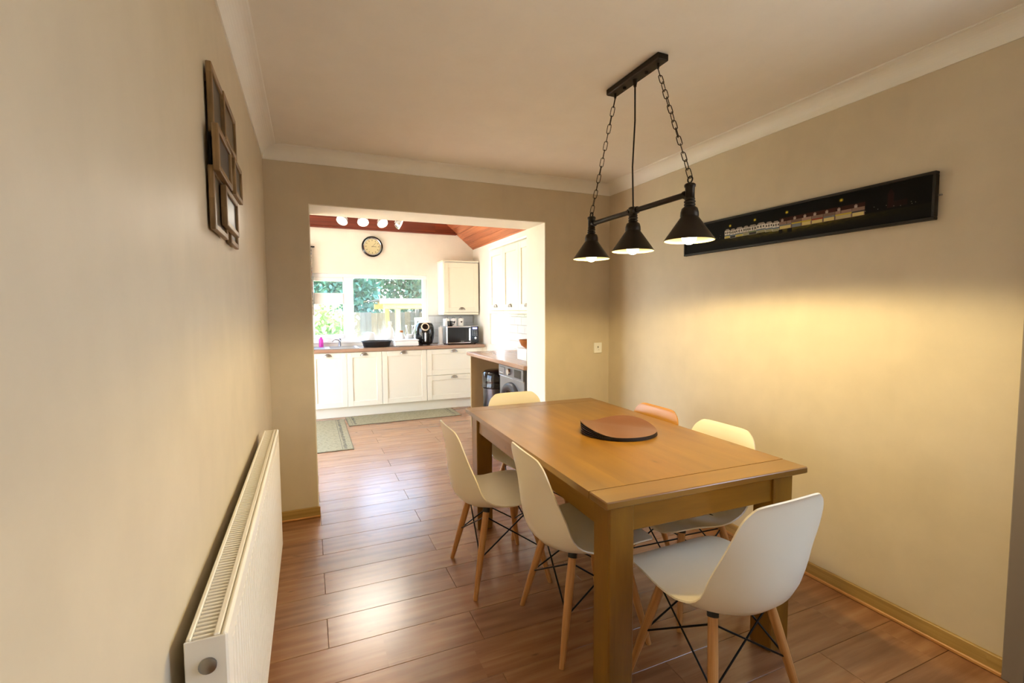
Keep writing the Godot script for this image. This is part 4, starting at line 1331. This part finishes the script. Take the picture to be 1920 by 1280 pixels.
		if k > 0:
			st = mb()
			for s in [-1, 1]: lathe(st, [Vector2(0.0082, 0.0), Vector2(0.0082, 0.0015), Vector2(0.0, 0.0016)], 10, Transform3D(fz, Vector3(s * 0.006, 0.062, 0.0452)))
			var zt := 0.0468
			tri(st, [Vector3(-0.0138, 0.059, zt), Vector3(0.0138, 0.059, zt), Vector3(0, 0.042, zt)], [Vector3(0, 0, 1), Vector3(0, 0, 1), Vector3(0, 0, 1)], [Vector2.ZERO, Vector2.ZERO, Vector2.ZERO])
			fin(st, "heart", M.black, ca)
	var mg := thing("mug", "black mug in front of the first canister", "mug", Vector3(2.11, cy + 0.262, -3.265))
	lathem("cup", [Vector2(0, 0.002), Vector2(0.034, 0.0), Vector2(0.038, 0.01), Vector2(0.038, 0.075), Vector2(0.035, 0.075), Vector2(0.034, 0.012), Vector2(0, 0.01)], M.black_gloss, mg, Transform3D.IDENTITY, 18)
	st = mb()
	tube(st, [Vector3(0.034, 0.062, 0.0), Vector3(0.056, 0.058, 0.0), Vector3(0.06, 0.038, 0.0), Vector3(0.052, 0.02, 0.0), Vector3(0.035, 0.018, 0.0)], [0.005, 0.005, 0.005, 0.005, 0.005], 7)
	fin(st, "handle", M.black_gloss, mg)
	# plug and socket on the tiles right of the microwave
	var pl := thing("plug", "black plug in a white socket beside the microwave", "plug", Vector3(2.572, 1.03, KZ + 0.01))
	boxm("socket_plate", Vector3(-0.022, -0.043, 0), Vector3(0.022, 0.043, 0.008), M.white, pl, 0.002)
	boxm("plug_body", Vector3(-0.02, -0.036, 0.008), Vector3(0.018, 0.012, 0.045), M.black, pl, 0.006)
	# air fryer
	var af := thing("air_fryer", "black rounded air fryer with a cream topped dial", "air fryer", Vector3(1.752, cy, -3.32))
	st = mb()
	lathe(st, [Vector2(0.0, 0.012), Vector2(0.092, 0.012), Vector2(0.108, 0.03), Vector2(0.128, 0.10), Vector2(0.138, 0.18), Vector2(0.132, 0.25), Vector2(0.112, 0.30), Vector2(0.09, 0.318)], 32)
	fin(st, "body", M.black_gloss, af)
	lathem("top_cover", [Vector2(0.092, 0.316), Vector2(0.086, 0.33), Vector2(0.05, 0.338), Vector2(0, 0.34)], M.white, af, Transform3D.IDENTITY, 28)
	var tilt := Basis(Vector3.RIGHT, -0.35) * fz
	lathem("dial_ring", [Vector2(0.042, 0.0), Vector2(0.056, 0.0), Vector2(0.056, 0.02), Vector2(0.044, 0.024), Vector2(0.042, 0.0)], mat(c8(232, 214, 190), 0.3), af, Transform3D(tilt, Vector3(-0.02, 0.258, 0.112)), 28)
	lathem("dial", [Vector2(0.042, 0.004), Vector2(0.040, 0.018), Vector2(0, 0.02)], M.black_gloss, af, Transform3D(tilt, Vector3(-0.02, 0.258, 0.112)), 24)
	boxm("basket_front", Vector3(-0.07, 0.03, 0.10), Vector3(0.05, 0.19, 0.134), M.black_gloss, af, 0.02)
	boxm("basket_handle", Vector3(-0.038, 0.05, 0.132), Vector3(-0.006, 0.19, 0.168), M.chrome, af, 0.012)
	for a in 4: lathem("foot", [Vector2(0.014, 0.0), Vector2(0.014, 0.013)], M.black, af, Transform3D(Basis.IDENTITY, Vector3(0.075 * cos(a * PI / 2 + 0.78), 0, 0.075 * sin(a * PI / 2 + 0.78))), 10)
	# kitchen roll
	var kr := thing("kitchen_roll", "upright white kitchen roll between air fryer and microwave", "kitchen roll", Vector3(1.985, cy, -3.32))
	lathem("paper", [Vector2(0.02, 0.012), Vector2(0.034, 0.012), Vector2(0.034, 0.25), Vector2(0.02, 0.25)], M.white, kr, Transform3D.IDENTITY, 20)
	lathem("holder_base", [Vector2(0, 0), Vector2(0.045, 0), Vector2(0.045, 0.008), Vector2(0.042, 0.012), Vector2(0, 0.012)], M.white, kr, Transform3D.IDENTITY, 20)
	rod("holder_rod", Vector3(0, 0.01, 0), Vector3(0, 0.275, 0), 0.007, 0.006, M.white, kr)
	# black washing-up bowl
	var wb := thing("washing_up_bowl", "black oval washing up bowl on the worktop", "bowl", Vector3(1.08, cy, -3.28))
	st = mb()
	lathe(st, [Vector2(0.0, 0.0), Vector2(0.165, 0.0), Vector2(0.172, 0.008), Vector2(0.192, 0.072), Vector2(0.206, 0.076), Vector2(0.206, 0.082), Vector2(0.188, 0.082), Vector2(0.168, 0.01), Vector2(0.0, 0.006)], 36, Transform3D.IDENTITY, Vector2(1.0, 0.78))
	fin(st, "basin", M.black, wb)
	# steel sink with drainer and tap
	var sk := thing("sink", "stainless steel sink and drainer let into the worktop", "sink", Vector3(0, cy, 0))
	boxm("rim", Vector3(0.0, 0.0, -3.55), Vector3(0.84, 0.006, -3.09), M.steel, sk, 0.002)
	boxm("basin", Vector3(0.06, 0.005, -3.50), Vector3(0.42, 0.0075, -3.14), mat(c8(120, 122, 126), 0.35, 1.0), sk, 0.001)
	for k in 7: boxm("drainer_rib", Vector3(0.48, 0.005, -3.48 + k * 0.055), Vector3(0.80, 0.009, -3.465 + k * 0.055), M.steel, sk, 0.002)
	var tp := thing("tap", "curved chrome mixer tap behind the sink", "tap", Vector3(0.62, cy + 0.006, -3.50))
	st = mb()
	tube(st, [Vector3(0, 0, 0), Vector3(0, 0.07, 0), Vector3(-0.02, 0.095, 0.02), Vector3(-0.07, 0.10, 0.06), Vector3(-0.10, 0.075, 0.09)], [0.020, 0.016, 0.012, 0.011, 0.010], 12)
	fin(st, "spout", M.chrome, tp)
	lathem("lever", [Vector2(0, 0), Vector2(0.017, 0.0), Vector2(0.018, 0.035), Vector2(0.0, 0.04)], M.dark_grey, tp, Transform3D(Basis.IDENTITY, Vector3(0.0, 0.068, -0.004)), 14)
	# bottles, pots and jars along the sill
	bottle("washing_up_liquid", "magenta pink bottle standing beside the sink", "bottle", Vector3(0.385, cy + 0.006, -3.545), 0.028, 0.15, M.pink, M.white)
	bottle("tall_bottle", "tall white bottle with a pale neck in front of the window", "bottle", Vector3(1.285, cy, -3.42), 0.05, 0.34, M.white, M.white)
	bottle("oil_bottle", "white bottle with a brown cork stopper beside the air fryer", "bottle", Vector3(1.44, cy, -3.40), 0.05, 0.21, M.white, M.bowl)
	bottle("spray_bottle", "short white bottle at the window sill beside the bowl", "bottle", Vector3(1.20, cy, -3.52), 0.04, 0.22, M.white, M.white)
	var up := thing("upturned_pot", "white upturned pot drying behind the black bowl", "pot", Vector3(1.02, cy, -3.52))
	lathem("pot", [Vector2(0.078, 0.0), Vector2(0.082, 0.004), Vector2(0.074, 0.15), Vector2(0.062, 0.185), Vector2(0.0, 0.19)], M.white, up, Transform3D.IDENTITY, 28)
	lathem("rim", [Vector2(0.083, 0.0), Vector2(0.087, 0.005), Vector2(0.083, 0.012)], M.white, up, Transform3D.IDENTITY, 28)
	var bb := thing("bread_bin", "low white bread bin in front of the bottles", "bread bin", Vector3(1.455, cy, -3.2))
	boxm("bin", Vector3(-0.165, 0.004, -0.09), Vector3(0.165, 0.075, 0.09), M.white, bb, 0.014)
	boxm("lid", Vector3(-0.17, 0.076, -0.094), Vector3(0.17, 0.094, 0.094), M.white, bb, 0.007)
	for q in [-0.12, 0.12]: boxm("foot", Vector3(q - 0.02, 0, -0.06), Vector3(q + 0.02, 0.006, 0.06), M.white, bb)
	var jar := thing("utensil_pot", "white pot of pale utensils beside the air fryer", "utensil pot", Vector3(1.575, cy, -3.47))
	lathem("pot", [Vector2(0, 0), Vector2(0.045, 0), Vector2(0.05, 0.005), Vector2(0.052, 0.15), Vector2(0.047, 0.15), Vector2(0.045, 0.01), Vector2(0, 0.008)], M.white, jar, Transform3D.IDENTITY, 20)
	for q in [[-0.02, 0.0, -0.05], [0.015, 0.015, 0.03], [0.0, -0.02, 0.07]]:
		st = mb()
		tube(st, [Vector3(q[0], 0.02, q[1]), Vector3(q[2], 0.25, q[1] * 1.5), Vector3(q[2] * 1.1, 0.28, q[1] * 1.6)], [0.005, 0.006, 0.018], 8)
		fin(st, "utensil", M.white, jar)
	# wooden bowl on a white box on the second worktop
	var wbx := thing("white_box", "plain white box under the wooden bowl", "box", Vector3(2.22, 0.89, -0.80))
	boxm("carton", Vector3(-0.09, 0.0, -0.12), Vector3(0.09, 0.11, 0.10), M.white, wbx, 0.003)
	boxm("lid_flap", Vector3(-0.091, 0.11, -0.121), Vector3(0.091, 0.113, 0.101), M.white, wbx, 0.001)
	var wbo := thing("wooden_bowl", "brown wooden bowl on the white box", "bowl", Vector3(2.22, 1.003, -0.80))
	lathem("bowl", [Vector2(0, 0), Vector2(0.05, 0.0), Vector2(0.09, 0.03), Vector2(0.115, 0.085), Vector2(0.108, 0.085), Vector2(0.085, 0.034), Vector2(0.045, 0.01), Vector2(0, 0.008)], M.bowl, wbo, Transform3D.IDENTITY, 28)
	# wall clock
	var ck := thing("wall_clock", "round wall clock with black case and chrome rim", "clock", Vector3(1.095, 2.285, KZ))
	lathem("case", [Vector2(0.138, 0.0), Vector2(0.145, 0.01), Vector2(0.143, 0.045), Vector2(0.128, 0.052), Vector2(0.122, 0.045)], M.black_gloss, ck, Transform3D(fz, Vector3.ZERO), 44)
	lathem("rim", [Vector2(0.124, 0.044), Vector2(0.122, 0.052), Vector2(0.108, 0.044), Vector2(0.106, 0.034)], M.chrome, ck, Transform3D(fz, Vector3.ZERO), 44)
	lathem("face", [Vector2(0.108, 0.034), Vector2(0.0, 0.0345)], mat(c8(216, 204, 160), 0.35), ck, Transform3D(fz, Vector3.ZERO), 44)
	for k in 12:
		var a := TAU * k / 12.0
		st = mb()
		box(st, Vector3(-0.003, 0.078, 0.0346), Vector3(0.003, 0.096, 0.0356), 0.0, 0, Vector2.ZERO, Transform3D(Basis(Vector3(0, 0, 1), a), Vector3.ZERO))
		fin(st, "hour_mark", M.black, ck)
	for q in [[-1.62, 0.055, 0.0045], [-0.75, 0.082, 0.0028]]:
		st = mb()
		box(st, Vector3(-q[2] / 2.0, -0.012, 0.036), Vector3(q[2] / 2.0, q[1], 0.038), 0.0005, 0, Vector2.ZERO, Transform3D(Basis(Vector3(0, 0, 1), q[0]), Vector3.ZERO))
		fin(st, "hand", M.black, ck)
	# spotlight bar under the kitchen ceiling
	var sp := thing("spotlight_bar", "chrome ceiling bar with four lit spotlights in the kitchen", "spotlight", Vector3(0.97, 0, -2.6))
	boxm("bar", Vector3(-0.42, 2.56, -0.02), Vector3(0.42, 2.58, 0.02), M.chrome, sp, 0.006)
	for x in [-0.2, 0.2]: rod("rod", Vector3(x, 2.57, 0), Vector3(x, KH, 0), 0.008, 0.008, M.chrome, sp)
	boxm("ceiling_plate", Vector3(-0.26, KH - 0.02, -0.03), Vector3(0.26, KH, 0.03), M.chrome, sp, 0.004)
	var heads := [[-0.335, Vector3(-0.40, -0.75, 0.55)], [-0.10, Vector3(-0.05, -0.78, 0.62)], [0.125, Vector3(0.25, -0.72, 0.62)], [0.335, Vector3(0.85, -0.45, 0.22)]]
	for q in heads:
		var dir: Vector3 = q[1].normalized()
		var at := Vector3(q[0], 2.44, 0.0)
		rod("arm", Vector3(q[0], 2.565, 0), at - dir * 0.05, 0.006, 0.006, M.chrome, sp, 8)
		var xx := dir.cross(Vector3(0, 0, 1)).normalized()
		var Tz := Transform3D(Basis(xx, -dir, xx.cross(-dir)), at)
		lathem("spot_head", [Vector2(0.064, -0.012), Vector2(0.066, 0.0), Vector2(0.058, 0.03), Vector2(0.03, 0.066), Vector2(0.0, 0.07)], M.chrome, sp, Tz, 26)
		lathem("bulb_face", [Vector2(0.0, -0.016), Vector2(0.04, -0.014), Vector2(0.064, -0.006)], glow(Color(1.0, 0.95, 0.86), 3.0), sp, Tz, 26)
		var l := SpotLight3D.new()
		l.name = "spot_light"
		l.light_color = Color(1.0, 0.965, 0.90)
		l.light_energy = 0.5
		l.spot_angle = 58.0
		l.spot_range = 9.0
		l.spot_attenuation = 2.0
		l.light_size = 0.066
		l.shadow_enabled = true
		sp.add_child(l, true)
		l.position = at + dir * 0.03
		l.basis = Basis.looking_at(dir, Vector3(0, 0, 1))
	# patterned curtain at the left end of the window
	var cu := thing("curtain", "short dark patterned curtain at the end of the kitchen window", "curtain", Vector3(0, 0, 0))
	st = mb()
	var NX := 30
	var xs := func(k: int) -> Vector3:
		return Vector3(-0.12 + 0.42 * k / NX, 0, KZ + 0.085 + 0.028 * sin(k * 1.35))
	for k in NX:
		var a: Vector3 = xs.call(k)
		var b: Vector3 = xs.call(k + 1)
		var dd := b - a
		var nn := Vector3(-dd.z, 0, dd.x).normalized()
		if nn.z < 0: nn = -nn
		var Y0 := Vector3(0, 1.33, 0)
		var Y1 := Vector3(0, 2.23, 0)
		quad(st, a + Y0, b + Y0, b + Y1, a + Y1, [nn, nn, nn, nn], [Vector2(k * 0.03, 0), Vector2(k * 0.03 + 0.03, 0), Vector2(k * 0.03 + 0.03, 0.9), Vector2(k * 0.03, 0.9)])
		var bk := -nn * 0.002
		quad(st, a + Y0 + bk, b + Y0 + bk, b + Y1 + bk, a + Y1 + bk, [-nn, -nn, -nn, -nn], [Vector2(k * 0.03, 0), Vector2(k * 0.03 + 0.03, 0), Vector2(k * 0.03 + 0.03, 0.9), Vector2(k * 0.03, 0.9)])
	var cm := mat(Color.WHITE, 0.9)
	cm.albedo_texture = blotches([c8(214, 196, 178), c8(52, 48, 56), c8(146, 96, 76), c8(86, 98, 116)], 19)
	cm.uv1_scale = Vector3(1.5, 1.5, 1)
	fin(st, "cloth", cm, cu)
	rod("pole", Vector3(-0.16, 2.24, KZ + 0.085), Vector3(0.34, 2.24, KZ + 0.085), 0.009, 0.009, M.black, cu)
	for x in [-0.14, 0.32]: rod("pole_bracket", Vector3(x, 2.24, KZ), Vector3(x, 2.24, KZ + 0.085), 0.006, 0.006, M.black, cu)
	# kitchen mats
	var mm := mat(Color.WHITE, 0.9)
	mm.albedo_texture = blotches([c8(146, 138, 108), c8(154, 146, 118), c8(136, 128, 100), c8(150, 142, 114)], 23)
	mm.uv1_scale = Vector3(3, 3, 1)
	var mats := [["grey green kitchen mat lying along the cabinet plinth", Vector3(1.345, 0.0005, -2.815), 1.40, 0.50, 0.02], ["grey green kitchen mat lying across the garden door side", Vector3(0.30, 0.0005, -2.24), 0.62, 1.42, 0.0]]
	for q in mats:
		var k := thing("kitchen_mat", q[0], "mat", q[1], q[4], "kitchen mats")
		boxm("pile", Vector3(-q[2] / 2.0, 0, -q[3] / 2.0), Vector3(q[2] / 2.0, 0.008, q[3] / 2.0), mm, k, 0.003)
		boxm("edging", Vector3(-q[2] / 2.0 - 0.006, 0, -q[3] / 2.0 - 0.006), Vector3(q[2] / 2.0 + 0.006, 0.006, q[3] / 2.0 + 0.006), mat(c8(110, 102, 84), 0.9), k, 0.002)
		# printed dark lines and scribbled border at the short ends
		var ends := []
		if q[2] > q[3]: ends = [[-q[2] / 2.0 + 0.05, 0], [q[2] / 2.0 - 0.09, 0]]
		else: ends = [[q[2] / 2.0 - 0.09, 0]]
		for e in ends:
			var pr := mb()
			var z: float = -q[3] / 2.0 + 0.03
			while z < q[3] / 2.0 - 0.03:
				var w := rng.randf_range(0.008, 0.024)
				box(pr, Vector3(e[0] + rng.randf_range(0.0, 0.018), 0.008, z), Vector3(e[0] + 0.02 + w, 0.0086, z + rng.randf_range(0.004, 0.012)))
				z += rng.randf_range(0.014, 0.026)
			box(pr, Vector3(e[0] - 0.012, 0.008, -q[3] / 2.0 + 0.02), Vector3(e[0] - 0.008, 0.0086, q[3] / 2.0 - 0.02))
			fin(pr, "printed_border", mat(c8(84, 80, 72), 0.9), k)

func bottle(called: String, label: String, category: String, at: Vector3, r: float, h: float, body: Material, cap: Material) -> void:
	var t := thing(called, label, category, at)
	lathem("body", [Vector2(0, 0), Vector2(r, 0), Vector2(r * 1.04, 0.006), Vector2(r * 1.04, h * 0.58), Vector2(r * 0.85, h * 0.70), Vector2(r * 0.42, h * 0.80), Vector2(r * 0.42, h * 0.88), Vector2(0, h * 0.88)], body, t, Transform3D.IDENTITY, 20)
	lathem("cap", [Vector2(r * 0.5, h * 0.87), Vector2(r * 0.5, h * 0.985), Vector2(r * 0.44, h), Vector2(0, h)], cap, t, Transform3D.IDENTITY, 16)

func blotches(cs: Array, s: int) -> ImageTexture:
	var w := 128
	var img := Image.create(w, w, false, Image.FORMAT_RGB8)
	var n := noise(0.07, s, 3)
	var n2 := noise(0.05, s + 3, 2)
	for y in w:
		for x in w:
			var f := n.get_noise_2d(x, y)
			var g := n2.get_noise_2d(x + 300, y)
			var c: Color = cs[0]
			if f > 0.08: c = cs[1]
			elif g > 0.14: c = cs[2]
			elif f < -0.28: c = cs[3]
			img.set_pixel(x, y, c)
	return ImageTexture.create_from_image(img)
